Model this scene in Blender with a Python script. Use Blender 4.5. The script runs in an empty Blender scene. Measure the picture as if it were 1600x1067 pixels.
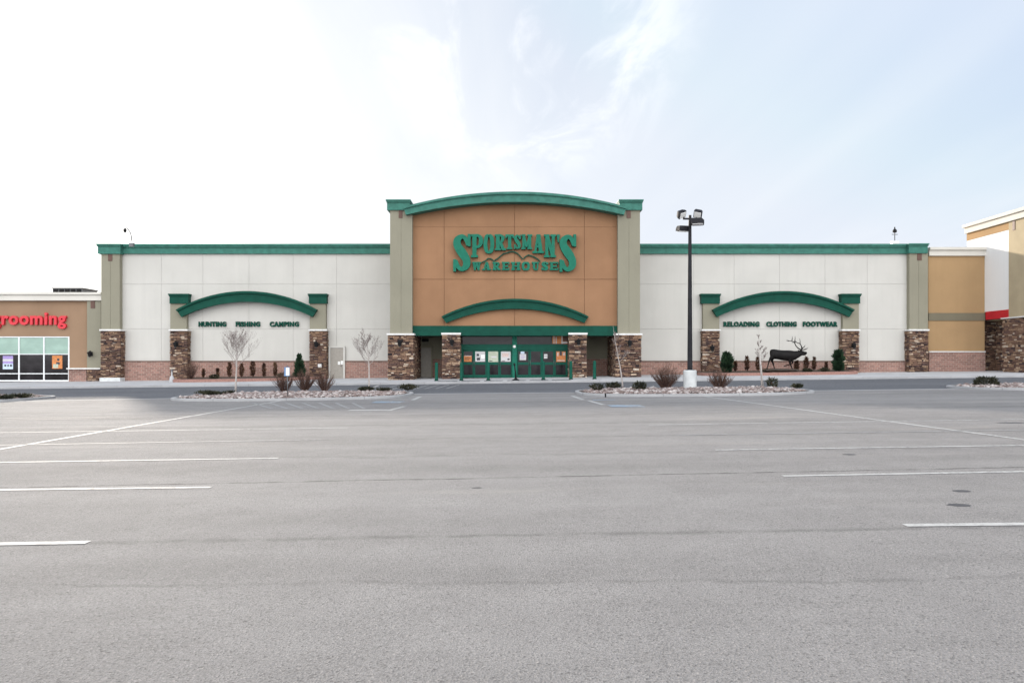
import bpy, bmesh, math, random
from mathutils import Vector, Matrix, noise as mnoise
random.seed(7)
S = bpy.context.scene
COL = S.collection
# ------------------------------------------------------------------ camera
F, HX, HY, EYE = 1200.0, 800.0, 566.0, 1.43       # focal length in photo pixels, horizon, eye height
cam_d = bpy.data.cameras.new('camera'); cam = bpy.data.objects.new('camera', cam_d); COL.objects.link(cam)
cam.location = (0, 0, EYE); cam.rotation_euler = (math.pi/2, 0, 0)
cam_d.sensor_width = 36; cam_d.lens = 36*F/1600; cam_d.shift_y = (HY-533.5)/1600
cam_d.clip_start = .1; cam_d.clip_end = 6000
S.camera = cam
# ------------------------------------------------------------------ light
SUN_EL, SUN_AZ = math.radians(13.6), math.radians(-30)      # azimuth from +Y, negative = left of view
sd = bpy.data.lights.new('sun', 'SUN'); sun = bpy.data.objects.new('sun', sd); COL.objects.link(sun)
to_sun = Vector((math.sin(SUN_AZ)*math.cos(SUN_EL), math.cos(SUN_AZ)*math.cos(SUN_EL), math.sin(SUN_EL)))
sun.rotation_euler = to_sun.to_track_quat('Z', 'Y').to_euler()
sd.energy = 2.3; sd.angle = math.radians(2.2); sd.color = (1, .9, .78)
W = bpy.data.worlds.new("World"); S.world = W; W.use_nodes = True
nt = W.node_tree; N = nt.nodes; L = nt.links; N.clear()
def nn(t, **k):
    n = N.new(t)
    for a, b in k.items(): setattr(n, a, b)
    return n
out = nn('ShaderNodeOutputWorld'); bg = nn('ShaderNodeBackground'); bg.inputs[1].default_value = .12
L.new(bg.outputs[0], out.inputs[0])
sky = nn('ShaderNodeTexSky', sky_type='NISHITA', sun_disc=False, sun_elevation=SUN_EL, sun_rotation=SUN_AZ,
         air_density=1.0, dust_density=1.2, ozone_density=1.5)
tc = nn('ShaderNodeTexCoord')
def vm(op, a, b=None):
    n = nn('ShaderNodeVectorMath', operation=op)
    for i, v in enumerate((a, b)):
        if v is None: continue
        if hasattr(v, 'links'): L.new(v, n.inputs[i])
        else: n.inputs[i].default_value = v
    return n
def ma(op, a, b=0.0, c=None, clamp=False):
    n = nn('ShaderNodeMath', operation=op); n.use_clamp = clamp
    for i, v in enumerate((a, b, c)):
        if v is None: continue
        if hasattr(v, 'links'): L.new(v, n.inputs[i])
        else: n.inputs[i].default_value = v
    return n.outputs[0]
def mr(v, a, b, c=0., d=1., smooth=True):
    n = nn('ShaderNodeMapRange'); n.interpolation_type = 'SMOOTHSTEP' if smooth else 'LINEAR'
    L.new(v, n.inputs[0])
    for i, q in enumerate((a, b, c, d)): n.inputs[i+1].default_value = q
    return n.outputs[0]
dirn = vm('NORMALIZE', tc.outputs['Generated']).outputs[0]
sep = nn('ShaderNodeSeparateXYZ'); L.new(dirn, sep.inputs[0])
sdot = vm('DOT_PRODUCT', dirn, tuple(to_sun)).outputs['Value']
# thin cirrus: direction projected on a high flat layer, streaked along one heading
zc = ma('ADD', ma('MAXIMUM', sep.outputs[2], 0.0), 0.12)
comb = nn('ShaderNodeCombineXYZ')
L.new(ma('DIVIDE', sep.outputs[0], zc), comb.inputs[0]); L.new(ma('DIVIDE', sep.outputs[1], zc), comb.inputs[1])
def cirrus(scale, rot, stretch, loc, detail, dist):
    m = nn('ShaderNodeMapping'); m.inputs['Rotation'].default_value = (0, 0, rot)
    m.inputs['Scale'].default_value = (scale, scale*stretch, 1); m.inputs['Location'].default_value = loc
    L.new(comb.outputs[0], m.inputs[0])
    n = nn('ShaderNodeTexNoise'); n.inputs['Scale'].default_value = 1; n.inputs['Detail'].default_value = detail
    n.inputs['Roughness'].default_value = .6; n.inputs['Distortion'].default_value = dist
    L.new(m.outputs[0], n.inputs['Vector']); return n.outputs[0]
streak = mr(cirrus(.8, .6, .25, (3.1, 1.7, 0), 4, .4), .38, .72)
tuft0 = mr(cirrus(3.6, 1.15, .45, (5.3, 2.4, 0), 8, 1.1), .43, .68)
# the one ragged cirrus patch high over the tower
pd = Vector((.02, 1, .455)).normalized()
patch = mr(vm('DOT_PRODUCT', dirn, tuple(pd)).outputs['Value'], .975, .995)
tuft = ma('MULTIPLY', ma('MULTIPLY', tuft0, patch), .7)
wob = ma('MULTIPLY', ma('SUBTRACT', cirrus(1.5, .75, .35, (7, 2, 0), 6, .8), .5), .13)
sd2 = ma('ADD', ma('SUBTRACT', sdot, ma('MULTIPLY', ma('SUBTRACT', sep.outputs[2], .2), .16)), wob)
glow = mr(sd2, .80, .985)
core = mr(sdot, .95, .999)
low = mr(sep.outputs[2], 0.0, .36, 1.0, 0.0)
f1 = ma('MULTIPLY', streak, .36)
f1 = ma('ADD', f1, ma('MULTIPLY', glow, 1.0))
f1 = ma('ADD', f1, ma('MULTIPLY', low, .42), clamp=True)
behind = mr(sep.outputs[1], .1, -.75)          # unseen brightness added behind the viewer to fill the shaded front
f2 = ma('ADD', f1, ma('MULTIPLY', behind, .95), clamp=True)
skymul = nn('ShaderNodeMix', data_type='RGBA', blend_type='MIX'); skymul.inputs[0].default_value = .8
L.new(vm('MINIMUM', sky.outputs[0], (3.4, 3.4, 3.4)).outputs[0], skymul.inputs[6]); skymul.inputs[7].default_value = (2.15, 2.45, 2.95, 1)
mx = nn('ShaderNodeMix', data_type='RGBA', blend_type='MIX')
L.new(f2, mx.inputs[0]); L.new(skymul.outputs[2], mx.inputs[6])
glw = nn('ShaderNodeMix', data_type='RGBA', blend_type='MIX')
L.new(core, glw.inputs[0]); glw.inputs[6].default_value = (3.35, 3.42, 3.5, 1); glw.inputs[7].default_value = (8, 7.8, 7.4, 1)
front_fill = nn('ShaderNodeMix', data_type='RGBA', blend_type='MIX'); L.new(behind, front_fill.inputs[0]); L.new(glw.outputs[2], front_fill.inputs[6]); front_fill.inputs[7].default_value = (9.5, 9.6, 9.8, 1)
L.new(front_fill.outputs[2], mx.inputs[7])
tf = nn('ShaderNodeMix', data_type='RGBA', blend_type='MIX'); L.new(tuft, tf.inputs[0]); L.new(mx.outputs[2], tf.inputs[6]); tf.inputs[7].default_value = (3.9, 3.95, 4.0, 1)
L.new(tf.outputs[2], bg.inputs[0])
S.view_settings.view_transform = 'Standard'; S.view_settings.look = 'None'; S.view_settings.gamma = 1
S.view_settings.exposure = 1.35
try: S.view_settings.use_curve_mapping = False
except Exception: pass
S.cycles.max_bounces = 6

# ------------------------------------------------------------------ helpers
def gz(x, y=0):                                   # the lot falls to the left
    return .0115*max(-75, min(75, x))
KY = 52.5                                         # kerb line of the storefront walk
def sz(x, y): return gz(x)+.15+.012*max(0, min(12, y-KY))
def gp(px, py, dz=0):                             # a photo point that lies on the lot -> metres
    y = F*EYE/(py-HY+.0115*(px-HX)); x = (px-HX)*y/F
    return Vector((x, y, gz(x)+dz))
def P(px, py, Y): return Vector(((px-HX)*Y/F, Y, EYE-(py-HY)*Y/F))
def PX(px, Y): return (px-HX)*Y/F
def PZ(py, Y): return EYE-(py-HY)*Y/F

class MB:
    def __init__(s): s.v = []; s.f = []; s.m = []; s.t = []; s.cur = 0; s.tone = 0.5; s.sm = []; s.smooth = False
    def add(s, vs, fs, mi=None, tone=None):
        b = len(s.v); s.v += [tuple(q) for q in vs]
        for q in fs:
            s.f.append([b+i for i in q]); s.m.append(s.cur if mi is None else mi); s.t.append(s.tone if tone is None else tone); s.sm.append(s.smooth)
        return s
    def box(s, x0, x1, y0, y1, z0, z1, mi=None, tone=None):
        if x0 > x1: x0, x1 = x1, x0
        if y0 > y1: y0, y1 = y1, y0
        if z0 > z1: z0, z1 = z1, z0
        return s.add([(x0,y0,z0),(x1,y0,z0),(x1,y1,z0),(x0,y1,z0),(x0,y0,z1),(x1,y0,z1),(x1,y1,z1),(x0,y1,z1)],
              [(0,3,2,1),(4,5,6,7),(0,1,5,4),(1,2,6,5),(2,3,7,6),(3,0,4,7)], mi, tone)
    def prism(s, poly, y0, y1, mi=None):          # poly in X,Z (any winding), extruded along Y
        n = len(poly); a = sum(poly[i][0]*poly[(i+1)%n][1]-poly[(i+1)%n][0]*poly[i][1] for i in range(n))
        if a < 0: poly = poly[::-1]
        vs = [(p[0], y0, p[1]) for p in poly]+[(p[0], y1, p[1]) for p in poly]
        fs = [tuple(range(n)), tuple(range(2*n-1, n-1, -1))]
        fs += [(i, i+n, (i+1)%n+n, (i+1)%n) for i in range(n)]
        return s.add(vs, fs, mi)
    def strip(s, a, b, y0, y1, mi=None):          # band between two polylines (X,Z), extruded along Y
        n = len(a)
        vs = [(p[0],y0,p[1]) for p in a]+[(p[0],y0,p[1]) for p in b]+[(p[0],y1,p[1]) for p in a]+[(p[0],y1,p[1]) for p in b]
        fs = []
        for i in range(n-1):
            fs += [(i,n+i,n+i+1,i+1), (2*n+i,2*n+i+1,3*n+i+1,3*n+i), (i,i+1,2*n+i+1,2*n+i), (n+i,3*n+i,3*n+i+1,n+i+1)]
        fs += [(0,2*n,3*n,n), (n-1,2*n-1,4*n-1,3*n-1)]
        return s.add(vs, fs, mi)
    def tube(s, pts, rads, k=6, mi=None, cap=True, tone=None):
        pts = [Vector(p) for p in pts]; rings = []; vs = []
        up = Vector((.31, .22, .92))
        for i, p in enumerate(pts):
            d = (pts[min(i+1, len(pts)-1)]-pts[max(i-1, 0)])
            d = d.normalized() if d.length > 1e-9 else Vector((0,0,1))
            u = d.cross(up); u = (u if u.length > 1e-3 else d.cross(Vector((1,0,0)))).normalized(); w = d.cross(u)
            r = rads[i] if hasattr(rads, '__len__') else rads
            vs += [p+(u*math.cos(2*math.pi*j/k)+w*math.sin(2*math.pi*j/k))*r for j in range(k)]
        fs = [(i*k+j, i*k+(j+1)%k, (i+1)*k+(j+1)%k, (i+1)*k+j) for i in range(len(pts)-1) for j in range(k)]
        if cap: fs += [tuple(range(k-1,-1,-1)), tuple((len(pts)-1)*k+j for j in range(k))]
        o = s.smooth; s.smooth = True; s.add(vs, fs, mi, tone); s.smooth = o; return s
    def lathe(s, c, prof, k=16, mi=None):         # prof list of (r,z)
        vs = [(c[0]+r*math.cos(2*math.pi*j/k), c[1]+r*math.sin(2*math.pi*j/k), c[2]+z) for r, z in prof for j in range(k)]
        fs = [(i*k+j, i*k+(j+1)%k, (i+1)*k+(j+1)%k, (i+1)*k+j) for i in range(len(prof)-1) for j in range(k)]
        fs += [tuple(range(k-1,-1,-1)), tuple((len(prof)-1)*k+j for j in range(k))]
        return s.add(vs, fs, mi)
    def build(s, name, mats, parent=None, **tags):
        me = bpy.data.meshes.new(name); me.from_pydata(s.v, [], s.f)
        if not isinstance(mats, (list, tuple)): mats = [mats]
        for m in mats: me.materials.append(m)
        me.polygons.foreach_set('material_index', s.m); me.polygons.foreach_set('use_smooth', s.sm)
        at = me.attributes.new('tone', 'FLOAT', 'FACE'); at.data.foreach_set('value', s.t)
        me.update(); o = bpy.data.objects.new(name, me); COL.objects.link(o)
        if parent:
            o.parent = parent; o.matrix_parent_inverse = Matrix.Translation(parent.location).inverted()
        for k, v in tags.items(): o[k] = v
        return o
def thing(name, loc, label, category, group=None):
    o = bpy.data.objects.new(name, None); o.location = loc; o.empty_display_size = .3; COL.objects.link(o)
    o['label'] = label; o['category'] = category
    if group: o['group'] = group
    return o
def copy_thing(src, loc, label, rz=0, sc=1):
    r = src.copy(); COL.objects.link(r); r.location = loc; r.rotation_euler = (0,0,rz); r.scale = (sc,sc,sc); r['label'] = label
    for ch in list(src.children):
        c = ch.copy(); COL.objects.link(c); c.parent = r
        for g in ch.children:
            d = g.copy(); COL.objects.link(d); d.parent = c
    return r
def structure(o): o['kind'] = 'structure'; return o

# ------------------------------------------------------------------ materials
class NB:
    def __init__(s, name, rough=.8, metallic=0, spec=.5):
        s.mat = bpy.data.materials.new(name); s.mat.use_nodes = True; s.nt = s.mat.node_tree
        s.b = s.nt.nodes['Principled BSDF']; s.b.inputs['Roughness'].default_value = rough
        s.b.inputs['Metallic'].default_value = metallic; s.b.inputs['Specular IOR Level'].default_value = spec
        s.pos = s.n('ShaderNodeNewGeometry').outputs['Position']
    def n(s, t, **k):
        q = s.nt.nodes.new(t)
        for a, b in k.items(): setattr(q, a, b)
        return q
    def l(s, a, b): s.nt.links.new(a, b)
    def put(s, v, i):
        if hasattr(v, 'links'): s.l(v, i)
        else: i.default_value = v
    def m(s, op, a, b=0., clamp=False):
        q = s.n('ShaderNodeMath', operation=op); q.use_clamp = clamp; s.put(a, q.inputs[0]); s.put(b, q.inputs[1]); return q.outputs[0]
    def mapping(s, scale=(1,1,1), rot=(0,0,0), loc=(0,0,0), src=None):
        q = s.n('ShaderNodeMapping'); s.l(src or s.pos, q.inputs[0]); q.inputs['Scale'].default_value = scale
        q.inputs['Rotation'].default_value = rot; q.inputs['Location'].default_value = loc; return q.outputs[0]
    def noise(s, scale, detail=3, rough=.55, vec=None, dist=0):
        q = s.n('ShaderNodeTexNoise'); s.l(vec or s.pos, q.inputs['Vector']); q.inputs['Scale'].default_value = scale
        q.inputs['Detail'].default_value = detail; q.inputs['Roughness'].default_value = rough; q.inputs['Distortion'].default_value = dist; return q.outputs[0]
    def voro(s, scale, vec=None, feat='F1', out='Distance'):
        q = s.n('ShaderNodeTexVoronoi', feature=feat); s.l(vec or s.pos, q.inputs['Vector']); q.inputs['Scale'].default_value = scale; return q.outputs[out]
    def rng(s, v, a, b, c=0., d=1.):
        q = s.n('ShaderNodeMapRange'); q.interpolation_type = 'SMOOTHSTEP'; s.l(v, q.inputs[0])
        for i, w in enumerate((a, b, c, d)): q.inputs[i+1].default_value = w
        return q.outputs[0]
    def mix(s, f, a, b, mode='MIX'):
        q = s.n('ShaderNodeMix', data_type='RGBA', blend_type=mode); s.put(f, q.inputs[0])
        for v, i in ((a, 6), (b, 7)):
            if isinstance(v, tuple) and len(v) == 3: v = v+(1,)
            s.put(v, q.inputs[i])
        return q.outputs[2]
    def ramp(s, v, stops, const=False):
        q = s.n('ShaderNodeValToRGB'); s.l(v, q.inputs[0]); e = q.color_ramp.elements
        if const: q.color_ramp.interpolation = 'CONSTANT'
        while len(e) < len(stops): e.new(.5)
        for i, (p, c) in enumerate(stops): e[i].position = p; e[i].color = tuple(c)+(1,)
        return q.outputs[0]
    def scalec(s, c, v):                          # colour times scalar
        q = s.n('ShaderNodeVectorMath', operation='SCALE'); s.put(c, q.inputs[0]); s.put(v, q.inputs['Scale']); return q.outputs[0]
    def col(s, c): s.put(c if hasattr(c, 'links') else tuple(c)+(1,), s.b.inputs['Base Color']); return s
    def bump(s, h, strength=.3, dist=.01):
        q = s.n('ShaderNodeBump'); s.l(h, q.inputs['Height']); q.inputs['Strength'].default_value = strength
        q.inputs['Distance'].default_value = dist; s.l(q.outputs[0], s.b.inputs['Normal']); return s
def tint(c, k): return tuple(min(1, v*k) for v in c)
def simple(name, c, rough=.7, var=.12, scale=6, metallic=0, spec=.5, bump=0, bscale=60):
    b = NB(name, rough, metallic, spec)
    v = b.rng(b.noise(scale, 4), .3, .7)
    b.col(b.mix(v, tint(c, 1-var), tint(c, 1+var)))
    if bump: b.bump(b.noise(bscale, 3), bump, .01)
    return b.mat
def stucco(name, c, var=.07):
    b = NB(name, .92, 0, .2)
    big = b.rng(b.noise(.35, 4), .3, .7); fine = b.noise(45, 3, .7)
    drip = b.rng(b.noise(1.6, 4, .6, b.mapping((1,1,.08))), .45, .75)     # faint vertical weather runs
    c1 = b.mix(big, tint(c, 1-var), tint(c, 1+var*.6))
    c2 = b.mix(b.m('MULTIPLY', drip, .15), c1, tint(c, .72))
    c3 = b.mix(b.rng(fine, .3, .7, 0, .3), c2, tint(c, .8))
    b.col(c3); b.bump(fine, .35, .008); return b.mat
M = {}
M['cream'] = stucco('cream_stucco', (.555, .54, .502), .05)
M['joint'] = simple('panel_joint', (.42, .405, .38), .9)
M['brown'] = stucco('russet_stucco', (.325, .180, .100), .12)
M['brown_joint'] = simple('russet_joint', (.21, .098, .052), .9)
M['shopbrown'] = stucco('brown_stucco', (.30, .198, .128), .08)
M['tan'] = stucco('tan_stucco', (.40, .262, .138), .08)
M['sage'] = stucco('sage_stucco', (.27, .255, .195), .07)
M['olive'] = stucco('olive_stucco', (.19, .17, .12), .06)
M['offwhite'] = stucco('offwhite_trim', (.66, .635, .58), .05)
M['white'] = stucco('white_panel', (.8, .8, .79), .03)
M['green'] = simple('green_trim', (.004, .060, .040), .6, .12, 2, bump=.1, spec=.15)
M['greentop'] = simple('glare_paled_green_cornice', (.045, .165, .13), .6, .16, 2.5, bump=.1, spec=.2)  # lighter than the arch green: veiling sky glare put into the colour
M['lettergreen'] = simple('letter_green', (.010, .15, .095), .45, .1, 3, spec=.15)
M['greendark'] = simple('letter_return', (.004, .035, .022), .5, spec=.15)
M['framegreen'] = simple('door_frame_green', (.005, .078, .052), .5, .1, 2, spec=.15)
M['red'] = simple('red_acrylic', (.62, .018, .035), .35, .06, 3)
M['redband'] = simple('red_band', (.5, .012, .025), .4, .08, 2)
M['white_metal'] = simple('white_metal', (.74, .75, .76), .4, .05)
M['scupper'] = simple('brown_scupper', (.11, .055, .04), .6)
M['capstone'] = simple('cast_stone_cap', (.68, .67, .65), .8, .08, 5, bump=.2)
M['taupe'] = simple('taupe_door', (.30, .275, .24), .55, .06)
M['black'] = simple('black_metal', (.010, .010, .011), .6, .2, spec=.2)
M['bronze'] = simple('dark_bronze', (.022, .02, .02), .38, .25, 5, .6)
M['polemetal'] = simple('dark_pole_paint', (.018, .018, .022), .55, .2, 3, spec=.15)
M['grey_metal'] = simple('grey_metal', (.13, .135, .14), .45, .1, 4, .3)
M['soffit'] = simple('soffit', (.10, .09, .08), .9)
M['paper'] = simple('white_paper', (.55, .54, .54), .6, .04)
M['orange'] = simple('orange_print', (.55, .20, .06), .6, .25, 14)
M['purple'] = simple('purple_print', (.33, .25, .52), .6, .15, 9)
M['signblue'] = simple('sign_blue', (.12, .22, .40), .5)
M['roofgrey'] = simple('roof_membrane', (.4, .4, .4), .9)
M['soil'] = simple('planter_soil', (.07, .05, .038), .95, .4, 9, bump=.6, bscale=40)
M['lamp'] = simple('white_lens', (.85, .85, .83), .3, .02)

def glass(name, c, refl=.08):
    b = NB(name, refl, 0, .22); b.b.inputs['IOR'].default_value = 1.5
    v = b.rng(b.noise(.9, 3, .5, b.mapping((1,1,1.6))), .35, .7)
    b.col(b.mix(v, tint(c, .92), tint(c, 1.1)) if refl > .2 else b.mix(v, tint(c, .7), tint(c, 1.5)))
    b.bump(b.noise(.8, 1), .02, .05); return b.mat
M['glass'] = glass('dark_glass', (.018, .016, .018))
M['frost'] = glass('pale_green_film_glass', (.30, .42, .36), .25)
M['white_lens'] = M['lamp']

def asphalt(name, base, lot):
    b = NB(name, .93, 0, .25)
    pos = b.pos
    big = b.rng(b.noise(.16, 4, .55, b.mapping((.45, 1.3, 1))), .3, .7)
    lanes = b.rng(b.noise(.5, 5, .6, b.mapping((.12, 1.6, 1))), .3, .72)
    med = b.rng(b.noise(1.7, 5, .62), .3, .7)
    grit = b.noise(70, 4, .75)
    agg = b.voro(95)
    aggc = b.voro(95, out='Color')
    fac = b.m('ADD', b.m('MULTIPLY', big, .4), b.m('ADD', b.m('MULTIPLY', lanes, .35), b.m('MULTIPLY', med, .25)))
    c = b.mix(fac, tint(base, .76), tint(base, 1.2))
    c = b.mix(b.rng(grit, .3, .74), b.scalec(c, .72), b.scalec(c, 1.24))
    sepc = b.n('ShaderNodeSeparateColor'); b.l(aggc, sepc.inputs[0])
    c = b.mix(b.rng(sepc.outputs[0], .84, .98, 0, .7), c, b.scalec(c, .5))       # dark stones
    c = b.mix(b.rng(sepc.outputs[1], .90, 1.0, 0, .45), c, (.42, .39, .37))          # pale stones
    pits = b.rng(b.noise(9, 5, .7), .60, .72)
    pv = b.mapping((13, 21, 13), src=pos); chip = b.m('MULTIPLY', b.rng(b.voro(1, pv), .10, .24, 1, 0), b.rng(b.noise(.8, 3), .42, .62))
    c = b.mix(b.m('MULTIPLY', chip, .6), c, b.scalec(c, .4))
    clus = b.m('MULTIPLY', b.rng(b.noise(32, 4, .8), .56, .68), b.rng(b.noise(.55, 4, .6, b.mapping((.6, 1.3, 1))), .45, .68))
    c = b.mix(b.m('MULTIPLY', clus, .6), c, b.scalec(c, .5))
    c = b.mix(b.m('MULTIPLY', pits, .35), c, b.scalec(c, .5))
    if lot:
        sp = b.n('ShaderNodeSeparateXYZ'); b.l(pos, sp.inputs[0])
        # ragged paving seam that crosses the whole lot, and shorter ones
        def seam(y0, slope, w, amp, k=.75):
            wob = b.m('MULTIPLY', b.m('SUBTRACT', b.noise(.7, 6, .7), .5), amp)
            d = b.m('ABSOLUTE', b.m('ADD', b.m('SUBTRACT', b.m('SUBTRACT', sp.outputs[1], y0), b.m('MULTIPLY', sp.outputs[0], slope)), wob))
            broken = b.rng(b.noise(3.2, 3), .36, .6, .25, 1)
            return b.m('MULTIPLY', b.m('MULTIPLY', b.rng(d, 0, w, 1, 0), broken), k)
        for a in ((9.55, .055, .06, .22, .85), (6.35, .03, .10, .35, .35), (14.6, .02, .07, .5, .4), (21.5, .04, .12, .6, .45), (27.5, .03, .14, .6, .4), (5.0, -.02, .06, .5, .25), (11.9, .03, .25, .9, .22), (17.8, -.01, .3, 1.2, .25)):
            c = b.mix(seam(*a), c, (.045, .043, .042))
        side = b.rng(b.noise(.45, 5, .6, b.mapping((.25, 1.2, 1), loc=(4, 9, 0))), .56, .74)   # swept dust and salt
        c = b.mix(b.m('MULTIPLY', side, .6), c, (.37, .345, .32))
    b.col(c)
    b.bump(b.m('ADD', grit, b.m('MULTIPLY', agg, .8)), .8, .012)
    return b.mat
M['lot'] = asphalt('worn_asphalt', (.272, .262, .257), True)
M['road'] = asphalt('darker_asphalt', (.138, .144, .158), False)
def concrete(name, c, joint=1.5):
    b = NB(name, .9, 0, .25)
    v = b.rng(b.noise(.6, 5, .6), .3, .7); g = b.noise(60, 3, .7)
    k = b.mix(v, tint(c, .88), tint(c, 1.08)); k = b.mix(b.rng(g, .35, .7, 0, .3), k, tint(c, .75))
    sp = b.n('ShaderNodeSeparateXYZ'); b.l(b.pos, sp.inputs[0])
    fr = b.m('FRACT', b.m('DIVIDE', sp.outputs[0], joint)); d = b.m('ABSOLUTE', b.m('SUBTRACT', fr, .5))
    k = b.mix(b.rng(d, .492, .499, 0, .6), k, tint(c, .4))
    b.col(k); b.bump(g, .3, .006); return b.mat
M['walk'] = concrete('pale_concrete', (.48, .48, .49))
M['kerb'] = concrete('kerb_concrete', (.38, .38, .385), 3)
M['basecon'] = simple('painted_concrete', (.58, .60, .60), .85, .08, 3, bump=.4, bscale=25)
def paint(name, c):
    b = NB(name, .8, 0, .3); wear = b.rng(b.noise(11, 7, .8), .44, .60); w2 = b.rng(b.noise(.9, 4), .35, .65, .35, 1)
    b.col(b.mix(b.m('MULTIPLY', wear, w2), c, (.2, .195, .19))); b.bump(b.noise(80, 3), .4, .006); return b.mat
M['paintw'] = paint('worn_white_paint', (.46, .46, .45))
M['paintf'] = paint('faded_white_paint', (.31, .31, .31))
M['paintb'] = paint('faded_blue_paint', (.25, .33, .42))
def brick():
    b = NB('split_face_block', .93, 0, .2)
    sp = b.n('ShaderNodeSeparateXYZ'); b.l(b.pos, sp.inputs[0]); cb = b.n('ShaderNodeCombineXYZ')
    b.l(b.m('ADD', sp.outputs[0], sp.outputs[1]), cb.inputs[0]); b.l(sp.outputs[2], cb.inputs[1])
    t = b.n('ShaderNodeTexBrick'); b.l(cb.outputs[0], t.inputs['Vector'])
    t.inputs['Scale'].default_value = 1; t.inputs['Brick Width'].default_value = .42; t.inputs['Row Height'].default_value = .17
    t.inputs['Mortar Size'].default_value = .012; t.inputs['Mortar Smooth'].default_value = .2; t.inputs['Bias'].default_value = 0
    t.inputs['Color1'].default_value = (.36, .205, .165, 1); t.inputs['Color2'].default_value = (.24, .14, .115, 1); t.inputs['Mortar'].default_value = (.42, .36, .32, 1)
    n1 = b.noise(18, 5, .7); k = b.mix(b.rng(n1, .3, .7), b.scalec(t.outputs[0], .78), b.scalec(t.outputs[0], 1.2))
    b.col(k); b.bump(b.m('ADD', b.m('MULTIPLY', n1, .8), b.m('MULTIPLY', t.outputs['Fac'], -1.)), .7, .02); return b.mat
M['brick'] = brick()
M['ledge'] = simple('block_ledge', (.17, .12, .10), .9)
def stone():
    b = NB('ledge_stone', .92, 0, .25)
    a = b.n('ShaderNodeAttribute'); a.attribute_name = 'tone'
    c = b.ramp(a.outputs['Fac'], [(0, (.030, .023, .024)), (.2, (.085, .056, .052)), (.4, (.15, .088, .068)), (.56, (.20, .12, .083)), (.72, (.29, .185, .12)), (.88, (.42, .30, .21)), (1, (.52, .44, .36))])
    n1 = b.noise(14, 5, .7); c = b.mix(b.rng(n1, .3, .7), b.scalec(c, .6), b.scalec(c, 1.3))
    b.col(c); b.bump(n1, .8, .03); return b.mat
M['stone'] = stone()
def tonemat(name, stops, rough=.9, nscale=20, bump=.5):
    b = NB(name, rough, 0, .25); a = b.n('ShaderNodeAttribute'); a.attribute_name = 'tone'
    c = b.ramp(a.outputs['Fac'], stops); n1 = b.noise(nscale, 4, .7)
    c = b.mix(b.rng(n1, .3, .7), b.scalec(c, .75), b.scalec(c, 1.2)); b.col(c)
    if bump: b.bump(n1, bump, .01)
    return b.mat
M['cobble'] = tonemat('river_cobble', [(0, (.14, .11, .10)), (.3, (.23, .175, .16)), (.65, (.33, .275, .26)), (1, (.54, .50, .48))])
M['leafg'] = tonemat('evergreen_leaf', [(0, (.010, .022, .012)), (.5, (.018, .045, .022)), (1, (.035, .075, .035))], .7, 9, 0)
M['leafj'] = tonemat('juniper_leaf', [(0, (.016, .018, .011)), (.5, (.035, .038, .022)), (1, (.075, .07, .042))], .8, 9, 0)
M['leafr'] = tonemat('rusty_leaf', [(0, (.035, .016, .012)), (.5, (.075, .036, .022)), (1, (.12, .07, .035))], .8, 9, 0)
M['twig'] = tonemat('shrub_twig', [(0, (.05, .028, .024)), (.5, (.11, .062, .048)), (1, (.19, .12, .09))], .85, 30, 0)
M['bark'] = tonemat('pale_bark', [(0, (.11, .085, .08)), (.4, (.25, .20, .185)), (.7, (.42, .375, .35)), (1, (.60, .56, .53))], .85, 30, .3)
M['bronze_statue'] = simple('patinated_bronze', (.008, .007, .007), .55, .35, 5, 0, spec=.15, bump=.35, bscale=22)
M['dirt'] = simple('dry_ground', (.19, .16, .11), .95, .3, .3, bump=.5, bscale=5)

# ------------------------------------------------------------------ ground, road, walk, markings
def sheet(mb, xs, ys, zf, mi=None):
    b = [[(x, y, zf(x, y)) for x in xs] for y in ys]
    vs = [p for r in b for p in r]; n = len(xs)
    mb.add(vs, [(j*n+i, j*n+i+1, (j+1)*n+i+1, (j+1)*n+i) for j in range(len(ys)-1) for i in range(n-1)], mi)
XS = [-3000, -600, -75, -30, 0, 30, 75, 600, 3000]
mb = MB(); sheet(mb, XS, [-3000, -200, 0, 60, 200, 3000], lambda x, y: gz(x)-.02); structure(mb.build('ground', M['dirt']))
mb = MB(); sheet(mb, [-120, -75, -30, 0, 30, 75, 120], [-70, 0, 38], lambda x, y: gz(x)); structure(mb.build('parking_lot', M['lot']))
# gutter / change of surface line (points of it seen in the photo)
GL = [(-120, 32.3), (-22, 33.2), (-14.6, 34.4), (-5, 36.2), (3, 35.6), (13, 34.6), (21, 35.0), (120, 37.0)]
def gly(x):
    for (a, ya), (b_, yb) in zip(GL, GL[1:]):
        if x <= b_: return ya+(yb-ya)*(x-a)/(b_-a)
    return GL[-1][1]
mb = MB()
gx = [-120, -75, -40, -22, -18, -14.6, -10, -5, 0, 3, 8, 13, 17, 21, 40, 75, 120]
mb.add([(x, gly(x), gz(x)+.0015) for x in gx]+[(x, KY+.02, gz(x)+.0015) for x in gx], [(i, i+1, len(gx)+i+1, len(gx)+i) for i in range(len(gx)-1)])
structure(mb.build('road', M['road']))
mb = MB()
mb.add([(x, gly(x)-.32, gz(x)+.003) for x in gx]+[(x, gly(x)+.12, gz(x)+.003) for x in gx], [(i, i+1, len(gx)+i+1, len(gx)+i) for i in range(len(gx)-1)])
structure(mb.build('gutter', M['kerb']))
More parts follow.
